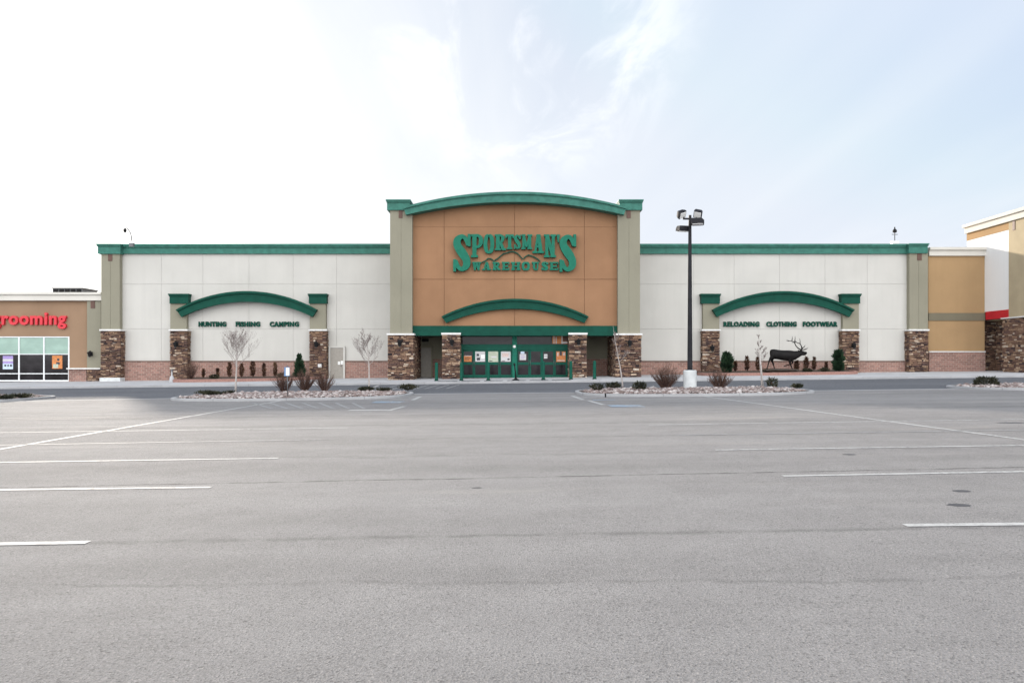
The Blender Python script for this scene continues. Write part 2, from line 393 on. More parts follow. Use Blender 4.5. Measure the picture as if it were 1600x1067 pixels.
# sidewalk with a real kerb step
mb = MB(); sx = [-120, -75]+[i*3. for i in range(-24, 25)]+[75, 120]
sheet(mb, sx, [KY+.15, 56, 60, 64.5, 70], sz)
structure(mb.build('sidewalk', M['walk']))
mb = MB()
for a, b_ in zip(sx, sx[1:]):
    za, zb = gz(a), gz(b_)
    mb.add([(a,KY,za-.1),(b_,KY,zb-.1),(b_,KY,zb+.13),(a,KY,za+.13),(b_,KY+.02,zb+.152),(a,KY+.02,za+.152),(b_,KY+.15,zb+.152),(a,KY+.15,za+.152),(b_,KY+.15,zb-.1),(a,KY+.15,za-.1)],
           [(0,1,2,3),(3,2,4,5),(5,4,6,7),(7,6,8,9)])
structure(mb.build('kerb', M['kerb']))

mb = MB()                                         # 0 white, 1 faded, 2 blue
def gline(a, b_, w=.11, mi=0, ext0=0, ext1=0, h=.0045):
    a = Vector(a[:2]); b_ = Vector(b_[:2]); d = (b_-a).normalized(); a = a-d*ext0; b_ = b_+d*ext1
    n = Vector((-d.y, d.x))*w/2; k = max(1, int((b_-a).length/6)); pts = [a+(b_-a)*i/k for i in range(k+1)]
    vs = [(p+n) for p in pts]+[(p-n) for p in pts]
    mb.add([(v.x, v.y, gz(v.x)+h) for v in vs], [(k+1+i, k+2+i, i+1, i) for i in range(k)], mi)
def pl(x0, y0, x1, y1, **k): gline(gp(x0, y0), gp(x1, y1), **k)
pl(138, 847.5, 0, 850, ext1=9.5); pl(330, 761.5, 0, 765.5, ext1=6); pl(435, 716, 0, 722.5, ext1=4)
pl(500, 687, 0, 695.5, ext1=3, mi=1); pl(543, 668.5, 0, 676, ext1=3); pl(572, 647, 0, 653.5, ext1=3, mi=1)
pl(1413, 820.8, 1600, 818.8, ext1=9.5); pl(1223, 743.8, 1600, 736.8, ext1=6); pl(1118, 703.2, 1600, 695.8, ext1=5)
pl(1055, 679.8, 1600, 672, ext1=3, mi=1); pl(1013, 664, 1600, 655, ext1=3, mi=0)
for k in (1, 2):                                  # stalls nearer than the frame
    for s, x in ((-1, -2.15), (1, 2.2)):
        gline((s*3.6, 6.05-2.74*k-.2), (s*13, 6.0-2.74*k-.2))
pl(452, 623.8, 0, 702, ext1=14, w=.13); pl(1100, 619.3, 1600, 687, ext1=14, w=.13)
# disabled bays by the islands
pl(657, 619.5, 645, 625, w=.16); pl(632, 635, 607, 641.5, w=.16); pl(606, 640.5, 545, 641, w=.42, mi=0)
pl(894, 618.5, 911, 624.5, w=.16); pl(920, 626, 943, 632.5, w=.16)
for i in range(7): pl(395+i*26, 629.5, 425+i*24, 638.5, w=.12, mi=1)
pl(450, 624.8, 655, 620.5, w=.12, mi=1)
pl(592, 628.5, 632, 627.5, w=.35, mi=2); pl(926, 625.0, 962, 624.6, w=.3, mi=2); pl(1000, 632.5, 1180, 630, w=.1, mi=1)
def symbol(cx, cy, s=1.):                         # wheelchair pictogram on a blue square
    mb.add([(cx-.75*s, cy-.6*s, gz(cx)+.0045), (cx+.75*s, cy-.6*s, gz(cx)+.0045), (cx+.75*s, cy+.6*s, gz(cx)+.0045), (cx-.75*s, cy+.6*s, gz(cx)+.0045)], [(0,1,2,3)], 2)
    ring = [(cx+.30*s*math.cos(t), cy-.12*s+.30*s*math.sin(t)) for t in [math.radians(a) for a in range(-200, 61, 20)]]
    for p, q in zip(ring, ring[1:]): gline(p, q, .08, 0, h=.006)
    gline((cx-.1*s, cy+.42*s), (cx-.02*s, cy+.05*s), .09, 0, h=.0066); gline((cx-.02*s, cy+.04*s), (cx+.3*s, cy+.04*s), .09, 0, h=.006)
    gline((cx+.3*s, cy+.02*s), (cx+.42*s, cy-.35*s), .09, 0, h=.0066)
for q in ((985, 634.2), (612, 628.2)):
    g = gp(*q); symbol(g.x, g.y, .9)
# crosswalk hatching in front of the doors
pl(556, 615.5, 592, 602.0, w=.15)
for i in range(7): pl(596+i*17, 608.5-i*.25, 622+i*16, 601.8-i*.15, w=.1, mi=1)
structure(mb.build('parking_markings', [M['paintw'], M['paintf'], M['paintb']]))
mb = MB()                                         # patches, oil spots
def blot(cx, cy, rx, ry, h=.002, n=22):
    r = [(cx+rx*(1+.25*mnoise.noise(Vector((i*.7, cx, cy))))*math.cos(2*math.pi*i/n), cy+ry*(1+.25*mnoise.noise(Vector((i*.7, cx, cy))))*math.sin(2*math.pi*i/n)) for i in range(n)]
    mb.add([(x, y, gz(x)+h) for x, y in r], [tuple(range(n))])
for q, rx, ry in (((1502, 767), .09, .07), ((1498, 789), .11, .08), ((1327, 710), .10, .07), ((1580, 660.5), .3, .14), ((745, 762), .06, .04)):
    g = gp(*q); blot(g.x, g.y, rx, ry)
structure(mb.build('oil_stains', simple('oil_stain', (.05, .048, .05), .6, .3, 20)))

# ------------------------------------------------------------------ rough ledge stone facing
def stones(mb, x0, x1, yf, z0, z1, depth=.0, sidedepth=.8, left=True, right=True):
    rnd = random.Random(int(x0*97)+int(z1*13))
    mb.box(x0+.05, x1-.05, yf+.05, yf+sidedepth-.01, z0, z1-.01, tone=.16)
    z = z0
    while z < z1-.02:
        h = rnd.choice((.06, .08, .10, .13, .16)); h = min(h, z1-z)
        if z1-z-h < .05: h = z1-z
        def tn(): return min(1, max(0, rnd.gauss(.54, .25)))
        x = x0
        while x < x1-.01:
            w = rnd.uniform(.12, .46); w = min(w, x1-x)
            if x1-x-w < .12: w = x1-x
            o = rnd.uniform(-.06, .045); g = .014
            hh = h if rnd.random() < .8 else h*.5
            mb.box(x+g, x+w-g, yf+o, yf+.12, z+g, z+hh-g, tone=tn())
            if hh < h: mb.box(x+g, x+w-g, yf+rnd.uniform(-.03, .03), yf+.12, z+hh+g, z+h-g, tone=tn())
            x += w
        for sgn, on in ((-1, left), (1, right)):
            if not on: continue
            y = yf+.13
            while y < yf+sidedepth-.02:
                w = min(rnd.uniform(.2, .5), yf+sidedepth-y); o = rnd.uniform(-.03, .03)
                xe = x0+o if sgn < 0 else x1+o
                xi = x0+.12 if sgn < 0 else x1-.12
                mb.box(xe, xi, y+g, y+w-g, z+g, z+h-g, tone=tn()); y += w
        z += h
def arcpts(px0, py0, px1, py1, pxc, pyc, Y, n=36):
    """polyline through three photo points lying in plane Y, as a circle arc"""
    a, b_, c = P(px0, py0, Y), P(pxc, pyc, Y), P(px1, py1, Y)
    ax, az, bx, bz, cx, cz = a.x, a.z, b_.x, b_.z, c.x, c.z
    d = 2*(ax*(bz-cz)+bx*(cz-az)+cx*(az-bz))
    ux = ((ax*ax+az*az)*(bz-cz)+(bx*bx+bz*bz)*(cz-az)+(cx*cx+cz*cz)*(az-bz))/d
    uz = ((ax*ax+az*az)*(cx-bx)+(bx*bx+bz*bz)*(ax-cx)+(cx*cx+cz*cz)*(bx-ax))/d
    r = math.hypot(ax-ux, az-uz); t0 = math.atan2(az-uz, ax-ux); t1 = math.atan2(cz-uz, cx-ux)
    return [(ux+r*math.cos(t0+(t1-t0)*i/n), uz+r*math.sin(t0+(t1-t0)*i/n)) for i in range(n+1)]
def panels(mb, xs, zs, yf, th=.05, gap=.015, depth=.6):
    """stucco panels with real recessed joints; material 0 face, 1 joint"""
    mb.box(xs[0], xs[-1], yf+th, yf+depth, zs[0], zs[-1], 1)
    for i in range(len(xs)-1):
        for j in range(len(zs)-1):
            a = xs[i]+(gap/2 if i else 0); b_ = xs[i+1]-(gap/2 if i < len(xs)-2 else 0)
            c = zs[j]+(gap/2 if j else 0); d = zs[j+1]-(gap/2 if j < len(zs)-2 else 0)
            mb.box(a, b_, yf, yf+th-.001, c, d, 0)

# ------------------------------------------------------------------ main store
YW, YT, YB = 63.0, 58.4, 62.6                     # wing wall, tower wall, recess back wall
store = thing('store_building', (0, YT, sz(0, YT)), 'long cream store with a tall russet arched centre block, green trim and stone pillar bases', 'building')
ZR = PZ(382, 62)                                  # parapet height
def cornice_run(mb, x0, x1, yf, zt, zb, back=.5, ends=True):
    h = zt-zb                                     # fascia, cove, top lip
    mb.box(x0, x1, yf-.18, yf+back, zb, zb+h*.62)
    mb.prism([(0,0)]*3, 0, 0) if False else None
    mb.box(x0-.06*ends, x1+.06*ends, yf-.26, yf+back+.002, zb+h*.62, zb+h*.78)
    mb.box(x0-.12*ends, x1+.12*ends, yf-.36, yf+back+.004, zb+h*.78, zt)
for side in (-1, 1):
    px0, px1 = (187, 609) if side < 0 else (1000, 1421)
    verts = (252, 317, 389, 458, 526) if side < 0 else (1084, 1147, 1218, 1289, 1355)
    xs = [PX(px0, YW)]+[PX(v, YW) for v in verts]+[PX(px1, YW)]
    if side < 0: xs[-1] = PX(612, YW)+1.2
    else: xs[0] = PX(996, YW)-1.2
    zl = PZ(563.5, YW); mb = MB()
    panels(mb, xs, [zl, PZ(514, YW), PZ(444, YW), PZ(392, YW)], YW)
    mb.build('wing_wall', [M['cream'], M['joint']], store)
    mb = MB(); x0, x1 = xs[0], xs[-1]
    mb.box(x0+.01, x1-.01, YW-.10, YW+.3, sz(x0, YW)-.6, zl-.09); mb.build('brick_base', M['brick'], store)
    mb = MB(); mb.box(x0+.01, x1-.01, YW-.15, YW+.02, zl-.088, zl-.002); mb.build('ledge', M['ledge'], store)
    mb = MB(); cornice_run(mb, x0, x1, YW, PZ(382, YW), PZ(397, YW), ends=0); mb.build('cornice', M['greentop'], store)
# roof slab and rear walls give the building its body
mb = MB(); X0, X1 = PX(160, 60), PX(1448, 60)
mb.box(X0, X1, YW+.62, 108, -1, 9.6, 0); mb.box(X0, X1, 107.6, 108.2, -1, ZR-.2, 0)
mb.box(X0+.02, X0+.4, YW+.64, 108, 9.6, ZR-.25, 0); mb.box(X1-.4, X1-.02, YW+.64, 108, 9.6, ZR-.25, 0)
mb.build('rear_block', M['cream'], store)

def pier(px0, px1, Y, ytop, ystone, spx0=None, spx1=None, depth=1.2, halfjoint=True, capx=None, ccol='greentop', cap_y=(312, 328), scupper=None, label=None):
    """sage pillar with stone base, cast cap and green head"""
    x0, x1 = PX(px0, Y), PX(px1, Y); spx0 = px0-2 if spx0 is None else spx0; spx1 = px1+2 if spx1 is None else spx1
    YS = Y-.35; sx0, sx1 = PX(spx0, YS), PX(spx1, YS)
    zs = PZ(ystone, YS); zb = sz((x0+x1)/2, Y)
    mb = MB(); xm = (x0+x1)/2
    if halfjoint:
        mb.box(x0, xm-.012, Y, Y+depth, zs, PZ(ytop, Y)); mb.box(xm+.012, x1, Y, Y+depth, zs, PZ(ytop, Y)); mb.box(xm-.012, xm+.012, Y+.02, Y+depth-.01, zs, PZ(ytop, Y)-.01)
    else: mb.box(x0, x1, Y, Y+depth, zs, PZ(ytop, Y))
    sh = mb.build('pillar', M['sage'], store)
    mb = MB(); stones(mb, sx0, sx1, YS, zb-.25, zs-.10, sidedepth=depth+.3); mb.build('stone_base', M['stone'], sh)
    mb = MB(); mb.box(sx0-.06, sx1+.06, YS-.07, Y+depth+.02, zs-.10, zs+.03); mb.build('stone_cap', M['capstone'], sh)
    if capx:
        c0, c1 = PX(capx[0], Y-.2), PX(capx[1], Y-.2); mb = MB(); zt, zc = PZ(cap_y[0], Y-.2), PZ(cap_y[1], Y-.2); h = zt-zc
        in_ = (c1-c0)*.04
        mb.box(c0+in_*1.0, c1-in_*1.0, Y-.14, Y+depth+.1, zc, zc+h*.72); mb.box(c0+in_*.5, c1-in_*.5, Y-.2, Y+depth+.14, zc+h*.72, zc+h*.86); mb.box(c0, c1, Y-.28, Y+depth+.2, zc+h*.86, zt)
        mb.build('pillar_head', M[ccol], sh)
    if scupper:
        mb = MB(); a, b_, c, d = scupper; mb.box(PX(a, Y), PX(b_, Y), Y-.03, Y+.2, PZ(d, Y), PZ(c, Y)); mb.build('scupper', M['scupper'], sh)
    return sh
YE = 62.55
p = pier(158, 187, YE, 395, 515, 157, 188, depth=.9, capx=(150.5, 189), cap_y=(381, 396.5), scupper=(169, 175.5, 397, 408))
mb = MB(); mb.box(PX(157, YE-.4)-.05, PX(187, YE-.4)+.05, YE-.45, YE+1, -.35, PZ(590, YE-.4)); mb.build('footing', M['basecon'], p)
pier(1421, 1450, YE, 395, 515, 1421, 1450.5, depth=.9, capx=(1419.5, 1451.5), cap_y=(380.5, 395.5), scupper=(1433, 1440, 395.5, 407))
pier(609.5, 644, YT-.5, 325, 521.5, 605.5, 646, depth=4.5, capx=(603, 641.5), cap_y=(312, 328), scupper=(623, 629, 328.5, 341))
pier(965.5, 1000, YT-.5, 325, 521.5, 961.5, 1002.5, depth=4.5, capx=(966.5, 1005.5), cap_y=(312, 328), scupper=(979, 985.5, 328.5, 341))
for a, b_, c in ((265, 292.5, (263, 295)), (483, 510, (481, 511)), (1097.5, 1125, (1095, 1126.5)), (1316, 1343, (1314, 1346))):
    pier(a+1, b_-1, 62.62, 470, 515, a, b_, depth=.40, halfjoint=False, capx=c, ccol='green', cap_y=(459, 474))
# stone columns either side of the doors
for a, b_ in ((690.5, 719), (889, 917)):
    mb = MB(); Yc = YT-.35; zt = PZ(523, Yc); x0, x1 = PX(a, Yc), PX(b_, Yc)
    stones(mb, x0, x1, Yc, sz(x0, Yc)-.2, zt, sidedepth=1.3); sc_ = mb.build('stone_column', M['stone'], store)
    mb = MB(); mb.box(x0-.05, x1+.05, Yc-.06, Yc+1.32, zt+.002, zt+.15); mb.build('stone_cap', M['capstone'], sc_)
# tower wall
topc = arcpts(643, 331.5, 967, 331.5, 804, 306, YT)
xs = [PX(v, YT) for v in (644, 694, 804, 913, 966)]; zb = PZ(509, YT)
def topz(x):
    for (a, za), (b_, zb_) in zip(topc, topc[1:]):
        if a <= x <= b_: return za+(zb_-za)*(x-a)/(b_-a)
    return topc[0][1]
mb = MB(); rows = [zb, PZ(436.5, YT), PZ(355, YT)]
panels(mb, xs, rows, YT, .05, .03)
mb.box(xs[0], xs[-1], YT+.05, YT+.6, rows[-1], rows[-1]+.02, 1)
for i in range(4):
    a = xs[i]+(.015 if i else 0); b_ = xs[i+1]-(.015 if i < 3 else 0); k = 10
    xx = [a+(b_-a)*q/k for q in range(k+1)]
    mb.prism([(x, rows[-1]+.015) for x in xx]+[(x, topz(x)) for x in reversed(xx)], YT, YT+.049, 0)
xx = [xs[0]+(xs[-1]-xs[0])*q/30 for q in range(31)]
mb.prism([(x, rows[-1]+.021) for x in xx]+[(x, topz(x)-.02) for x in reversed(xx)], YT+.05, YT+.6, 1)
mb.build('tower_wall', [M['brown'], M['brown_joint']], store)
mb = MB(); mb.box(PX(612, 60), PX(998, 60), YT+3.4, YT+9, 9.5, PZ(326, YT)); mb.box(xs[0]-.3, xs[-1]+.3, YT+.61, YT+3.4, PZ(508, YT), PZ(334, YT)); mb.build('tower_block', M['brown'], store)
def archband(name, t, b_, Y, mat, proud=.35, lip=True):
    mb = MB(); top = arcpts(*t, Y); bot = arcpts(*b_, Y)
    mid = [(p[0]+(q[0]-p[0])*.22, p[1]+(q[1]-p[1])*.22) for p, q in zip(top, bot)]
    mb.strip(mid, bot, Y-proud, Y-.002); mb.strip(top, mid, Y-proud-.14, Y-.001)
    return mb.build(name, mat, store)
# arc args: x0,y0,x1,y1,xc,yc
def A(x0, y0, x1, y1, xc, yc): return (x0, y0, x1, y1, xc, yc)
mb = MB(); Y = YT
top = arcpts(631, 324.5, 978, 324.5, 804, 301, YT-.7); bot = arcpts(634.5, 336.5, 974.5, 336.5, 804, 316.5, YT-.7)
mid = [(p[0]+(q[0]-p[0])*.25, p[1]+(q[1]-p[1])*.25) for p, q in zip(top, bot)]
mb.strip(mid, bot, YT-.9, YT+.7); mb.strip(top, mid, YT-1.02, YT+.8)
mb.build('arched_cornice', M['greentop'], store)
archband('entrance_arch', A(690.5, 495, 919, 495, 804, 467.5), A(697.5, 505, 912.5, 505, 804, 483), YT, M['green'])
archband('sign_arch', A(278, 484.5, 497, 484.5, 388, 455.5), A(285.5, 495.5, 489.5, 495.5, 388, 472), 62.6, M['green'], .3)
archband('sign_arch', A(1111.5, 484.5, 1332, 484.5, 1221, 455.5), A(1119, 495.5, 1325, 495.5, 1221, 472), 62.6, M['green'], .3)
mb = MB(); mb.box(PX(644, YT-.1), PX(965.5, YT-.1), YT-.16, YT+.62, PZ(524.5, YT-.1), PZ(509, YT-.1))
mb.build('green_beam', M['green'], store)
mb = MB(); mb.box(PX(644, YT), PX(966, YT), YT+.63, YB+.5, PZ(523.5, YT), PZ(521, YT)); mb.build('soffit', M['soffit'], store)
# recess walls
def recess(px0, px1, yb):
    mb = MB(); mb.box(PX(px0, YB), PX(px1, YB), YB, YB+.3, PZ(yb, YB), PZ(521, YT)); mb.build('recess_wall', M['sage'], store)
    mb = MB(); mb.box(PX(px0, YB), PX(px1, YB), YB-.06, YB+.3, sz(-5, YB)-.3, PZ(yb, YB)-.002); mb.build('brick_base', M['brick'], store)
recess(644, 697, 561); recess(905, 970, 560.5)
for px in (697, 911):                              # returns beside the glazing
    mb = MB(); mb.box(PX(px, YT)+.02, PX(px, YT)+.3, YT+.95, YB, 0, PZ(521, YT)-.01); mb.build('recess_wall', M['sage'], store)
# service doors
def service_door(px0, px1, pyt, Y, dark=False):
    zb = sz(PX(px0, Y), Y)+.01; mb = MB(); x0, x1, zt = PX(px0, Y), PX(px1, Y), PZ(pyt, Y)
    if zt-zb < 2.1: zt = zb+2.15
    mb.box(x0, x1, Y-.03, Y+.1, zb, zt); d = mb.build('service_door', M['taupe'], store)
    mb = MB()
    mb.box(x0-.14, x0-.005, Y-.08, Y+.1, zb, zt+.14); mb.box(x1+.005, x1+.14, Y-.08, Y+.1, zb, zt+.14); mb.box(x0-.004, x1+.004, Y-.08, Y+.1, zt+.005, zt+.14)
    mb.build('door_frame', M['sage'] if dark else M['cream'], d)
    mb = MB(); hx = x0+.1 if dark else x1-.12
    mb.tube([(hx, Y-.03, zb+1.02), (hx, Y-.1, zb+1.02), (hx+(.12 if dark else -.12), Y-.1, zb+1.02)], .018); mb.build('handle', M['grey_metal'], d)
    return d
service_door(516.5, 536.5, 543.5, YW-.15); service_door(655, 673.5, 543.5, YB-.1, True)
mb = MB(); mb.box(PX(660, YB-.2), PX(669, YB-.2), YB-.3, YB, PZ(534, YB), PZ(530, YB)); mb.box(PX(662, YB-.2), PX(667, YB-.2), YB-.34, YB-.301, PZ(533.4, YB), PZ(531, YB)); mb.build('recess_light', M['black'], store)
# ---- glazed entrance
YG = YT+1.1
def gx_(v): return PX(v, YG)
def gzz(v): return PZ(v, YG)
zb = sz(0, YG)+.005; mb = MB()
fr = lambda a, b_, c, d, y0=-.06, y1=.1: mb.box(gx_(a), gx_(b_), YG+y0, YG+y1, gzz(d), gzz(c))
fr(717, 890, 521, 524.3); fr(717, 890, 538, 547, -.10); fr(717, 720.3, 524.31, 537.9); fr(887.5, 890, 524.31, 537.9)
mb.box(gx_(717), gx_(722.5), YG-.06, YG+.1, zb, gzz(547.05)); mb.box(gx_(886), gx_(890), YG-.06, YG+.1, zb, gzz(547.05))
ent = mb.build('entrance_frame', M['framegreen'], store)
mb = MB(); mb.box(gx_(800.5), gx_(807.5), YG-.16, YG+.1, zb, gzz(525)); mb.build('centre_post', simple('bright_green_post', (.005, .13, .085), .45, spec=.2), ent)
for a, b_ in ((720.5, 800.3), (807.7, 887.3)):
    mb = MB(); mb.box(gx_(a), gx_(b_), YG+.02, YG+.05, gzz(537.9), gzz(524.4)); mb.build('transom_pane', M['glass'], ent)
leaves = [(722.7, 740.5), (740.6, 760.5), (760.6, 780.5), (780.6, 800.3), (807.7, 827.5), (827.6, 846.5), (846.6, 866.3), (866.4, 885.8)]
leafx = []
for i, (a, b_) in enumerate(leaves):
    mb = MB(); st = 2.0; o = .0 if i in (0, 3, 4, 7) else -.05
    x0, x1 = gx_(a), gx_(b_); s_ = gx_(800+st)-gx_(800)
    y0, y1 = YG-.03+o, YG+.03+o
    mb.box(x0, x0+s_, y0, y1, zb+.01, gzz(547.2)); mb.box(x1-s_, x1, y0, y1, zb+.01, gzz(547.2))
    for c, d in ((547.2, 549), (566, 569.8)): mb.box(x0+s_+.001, x1-s_-.001, y0, y1, gzz(d), gzz(c))
    mb.box(x0+s_+.001, x1-s_-.001, y0, y1, zb+.01, gzz(585.5))
    d_ = mb.build('glass_door', M['framegreen'], store)
    for c, d in ((549.05, 565.95), (569.85, 585.45)):
        mb = MB(); mb.box(x0+s_+.002, x1-s_-.002, YG+o, YG+.01+o, gzz(d), gzz(c)); mb.build('pane', M['glass'], d_)
    mb = MB(); hx = x1-s_*.5 if i % 2 == 0 else x0+s_*.5
    mb.tube([(hx, y0-.01, gzz(573)), (hx, y0-.06, gzz(572.5)), (hx, y0-.06, gzz(563)), (hx, y0-.01, gzz(562.5))], .014); mb.build('handle', M['grey_metal'], d_)
    leafx.append((x0+s_, x1-s_, YG+o))

# ------------------------------------------------------------------ neighbouring shops
YL = 63.3
g = thing('shop_building', P(60, 597, YL), 'low brown shop at the far left with a cream cornice and wide white framed windows', 'building')
mb = MB(); xL = PX(-260, YL); xR = PX(136, YL)
wx = [xL, PX(-60, YL), PX(108.5, YL), xR]
mb.box(wx[0], wx[2]-.002, YL, YL+.5, PZ(525.5, YL), PZ(465, YL), 0); mb.box(wx[2], wx[3], YL, YL+.5, PZ(575, YL), PZ(465, YL), 0)
mb.box(wx[0], wx[1], YL, YL+.5, -1.3, PZ(525.52, YL), 0)
mb.box(wx[0], PX(156, YL), YL+.51, YL+36, -2, PZ(462, YL), 0); mb.build('wall', M['shopbrown'], g)
mb = MB(); cx1 = PX(157.2, YL-.5); mb.box(wx[0]-.5, cx1, YL-.35, YL+.5, PZ(469.5, YL-.3), PZ(460.5, YL-.3)); mb.box(wx[0]-.5, cx1, YL-.5, YL+.6, PZ(460.4, YL-.3), PZ(457, YL-.3)); mb.build('cornice', M['offwhite'], g)
mb = MB(); mb.box(PX(108.5, YL), xR, YL-.1, YL+.4, -1, PZ(577, YL)); mb.build('brick_base', M['brick'], g)
mb = MB(); mb.box(PX(107.5, YL), PX(157, YL-.3), YL-.36, YL+.3, PZ(577, YL)+.005, PZ(574.8, YL)); mb.build('ledge', M['capstone'], g)
mb = MB(); mb.box(PX(136, YL-.2), PX(157.5, YL-.2), YL-.2, YL+.5, PZ(575, YL), PZ(469.6, YL-.2)); pz_ = mb.build('pilaster', M['sage'], g)
mb = MB(); stones(mb, PX(136, YL-.3), PX(157.5, YL-.3), YL-.3, -1, PZ(577, YL), sidedepth=.6, right=False); mb.build('stone_base', M['stone'], pz_)
mb = MB(); mb.box(PX(144, YL), PX(150.5, YL), YL-.24, YL-.1, PZ(482, YL), PZ(470, YL)); mb.build('scupper', M['scupper'], pz_)
wb = sz(-38, YL)+.01
cols = [(-56, -13), (-12, 29.5), (30.5, 68.8), (69.8, 107.3)]
mb = MB()
for px in (-58, -13.5, 28.7, 67.7, 106.6):
    mb.box(PX(px, YL), PX(px+2.0, YL), YL-.02, YL+.12, wb, PZ(525.8, YL))
for y0, y1 in ((525.8, 527.4), (552.8, 554), (583.0, 584.4)):
    for k, (px0, px1) in enumerate(zip((-56, -11.5, 30.7, 69.7), (-13.5, 28.7, 67.7, 106.6))): mb.box(PX(px0, YL)+.002, PX(px1, YL)-.002, YL-.02, YL+.12, PZ(y1, YL), PZ(y0, YL))
for k, (px0, px1) in enumerate(zip((-56, -11.5, 30.7, 69.7), (-13.5, 28.7, 67.7, 106.6))): mb.box(PX(px0, YL)+.002, PX(px1, YL)-.002, YL-.02, YL+.12, wb, wb+.12)
wf = mb.build('window_frame', M['white_metal'], g)
for px0, px1 in zip((-56, -11.5, 30.7, 69.7), (-13.5, 28.7, 67.7, 106.6)):
    for y0, y1, m_ in ((527.5, 552.7, 'frost'), (554.1, 582.9, 'glass'), (584.5, None, 'glass')):
        mb = MB(); mb.box(PX(px0, YL)+.003, PX(px1, YL)-.003, YL+.04, YL+.07, (PZ(y1, YL) if y1 else wb+.121), PZ(y0, YL)); mb.build('pane', M[m_], wf)

YR = 62.9
g = thing('shop_building', (PX(1494, YR), YR, sz(35, YR)), 'plain tan wall with an olive band right of the cream store', 'building')
mb = MB(); x0, x1 = PX(1450.5, YR), PX(1538.5, YR)
mb.box(x0, x1, YR, YR+.5, PZ(489, YR), PZ(394, YR)); mb.box(x0, x1, YR, YR+.5, PZ(549, YR), PZ(501, YR)); mb.box(x0, x1+.0, YR+.51, YR+40, -1, PZ(396, YR)); mb.build('wall', M['tan'], g)
mb = MB(); mb.box(x0, x1, YR-.06, YR+.5, PZ(500.9, YR), PZ(489.1, YR)); mb.build('olive_band', M['olive'], g)
mb = MB(); mb.box(x0, x1, YR-.16, YR+.5, PZ(400, YR), PZ(391.3, YR)); mb.box(x0, x1+.1, YR-.3, YR+.5, PZ(391.2, YR), PZ(387, YR)); mb.build('cornice', M['offwhite'], g)
mb = MB(); mb.box(x0, x1, YR-.1, YR+.4, 0, PZ(550.4, YR)); mb.build('brick_base', M['brick'], g)
mb = MB(); mb.box(x0, x1, YR-.15, YR+.4, PZ(550.3, YR), PZ(548.6, YR)); mb.build('ledge', M['capstone'], g)

XS_ = PX(1538.5, YR)                              # side wall plane of the entrance block, faces left
XE = XS_+.0
g = thing('entrance_block', (XE+6, 58, sz(44, 58)), 'tall entrance block at the right edge with white side wall, red band and tan frieze', 'building')
def yat(px): return XE*F/(px-HX)
yA, yBk, yC = yat(1577.3), yat(1511), 56.9
def zat(py, px): return PZ(py, yat(px))
mb = MB(); mb.box(XE, XE+.3, yA, yBk, zat(487.5, 1538.5), zat(376.5, 1511)); mb.build('white_wall', M['white'], g)
mb = MB(); mb.box(XE-.05, XE+.4, yA-.02, YR-.2, zat(500, 1538.5), zat(487.6, 1538.5)); mb.build('red_band', M['redband'], g)
mb = MB(); mb.box(XE-.03, XE+.3, yA, yBk, zat(376.5, 1511)+.002, zat(366, 1511)); mb.build('frieze', M['tan'], g)
zc0, zc1 = zat(365.6, 1511), zat(352, 1511)
mb = MB(); mb.box(XE-.22, XE+14, yC-.2, yBk, zc0, zc0+(zc1-zc0)*.66); mb.box(XE-.38, XE+14, yC-.36, yBk+.1, zc0+(zc1-zc0)*.66+.001, zc1); mb.build('cornice', M['offwhite'], g)
YP = yC
mb = MB(); mb.box(XE-.06, XE+.5, yC+.05, yA-.001, zat(498, 1577), zc0-.002); mb.box(XE+.501, XE+14, yC+.1, yBk-.1, zat(498, 1577), zc0-.003)
pc = mb.build('pilaster', simple('pale_tan_stucco', (.40, .33, .215), .9, .06, 1), g)
mb = MB(); mb.box(XE-.10, XE-.04, yat(1587.5), yat(1584), zc0-.75, zc0-.004); mb.build('scupper', M['scupper'], pc)
mb = MB(); mb.box(XE-.42, XE+.6, yC-.3, yat(1573)+.1, zat(498.2, 1577), zat(496.3, 1577)); mb.build('stone_cap', M['capstone'], pc)
# stone base: faces left, so the stones are laid along Y
def stones_side(name, xf, y0, y1, z0, z1, parent, seed):
    mb = MB(); rnd = random.Random(seed); z = z0
    mb.box(xf+.06, xf+.9, y0+.02, y1-.02, z0, z1-.01, tone=.16)
    while z < z1-.02:
        h = min(rnd.choice((.07, .1, .13, .17)), z1-z); y = y0
        while y < y1-.01:
            w = min(rnd.uniform(.2, .6), y1-y); mb.box(xf+rnd.uniform(-.035, .035), xf+.12, y+.006, y+w-.006, z+.006, z+h-.006, tone=min(1, max(0, rnd.gauss(.55, .24)))); y += w
        x = xf+.13
        while x < xf+2.5:
            w = rnd.uniform(.2, .6); mb.box(x+.006, x+w-.006, y0+rnd.uniform(-.03, .03), y0+.12, z+.006, z+h-.006, tone=min(1, max(0, rnd.gauss(.55, .24)))); x += w
        z += h
    return mb.build(name, M['stone'], parent)
stones_side('stone_base', XE-.33, yC-.25, yat(1573), sz(38, 58)-.1, zat(498.4, 1577), pc, 5)
mb = MB(); mb.box(XE-.4, XE+2.6, yC-.36, yC-.2, sz(38, 57)-.2, sz(38, 57)+.14); mb.build('footing', M['basecon'], pc)
mb = MB(); stones(mb, XE-.35, XE+2.5, YR+.6, 0, zat(500.3, 1538.5), sidedepth=.6); mb.build('stone_wall', M['stone'], g)
stones_side('stone_wall', XE+1.3, yA, YR+.6, 0, zat(500.3, 1538.5), g, 9)
mb = MB(); mb.box(XE+.0, XE+3, yA+.01, YR+.7, zat(500.2, 1538.5), zat(500.2, 1538.5)+.1); mb.build('soffit', M['soffit'], g)

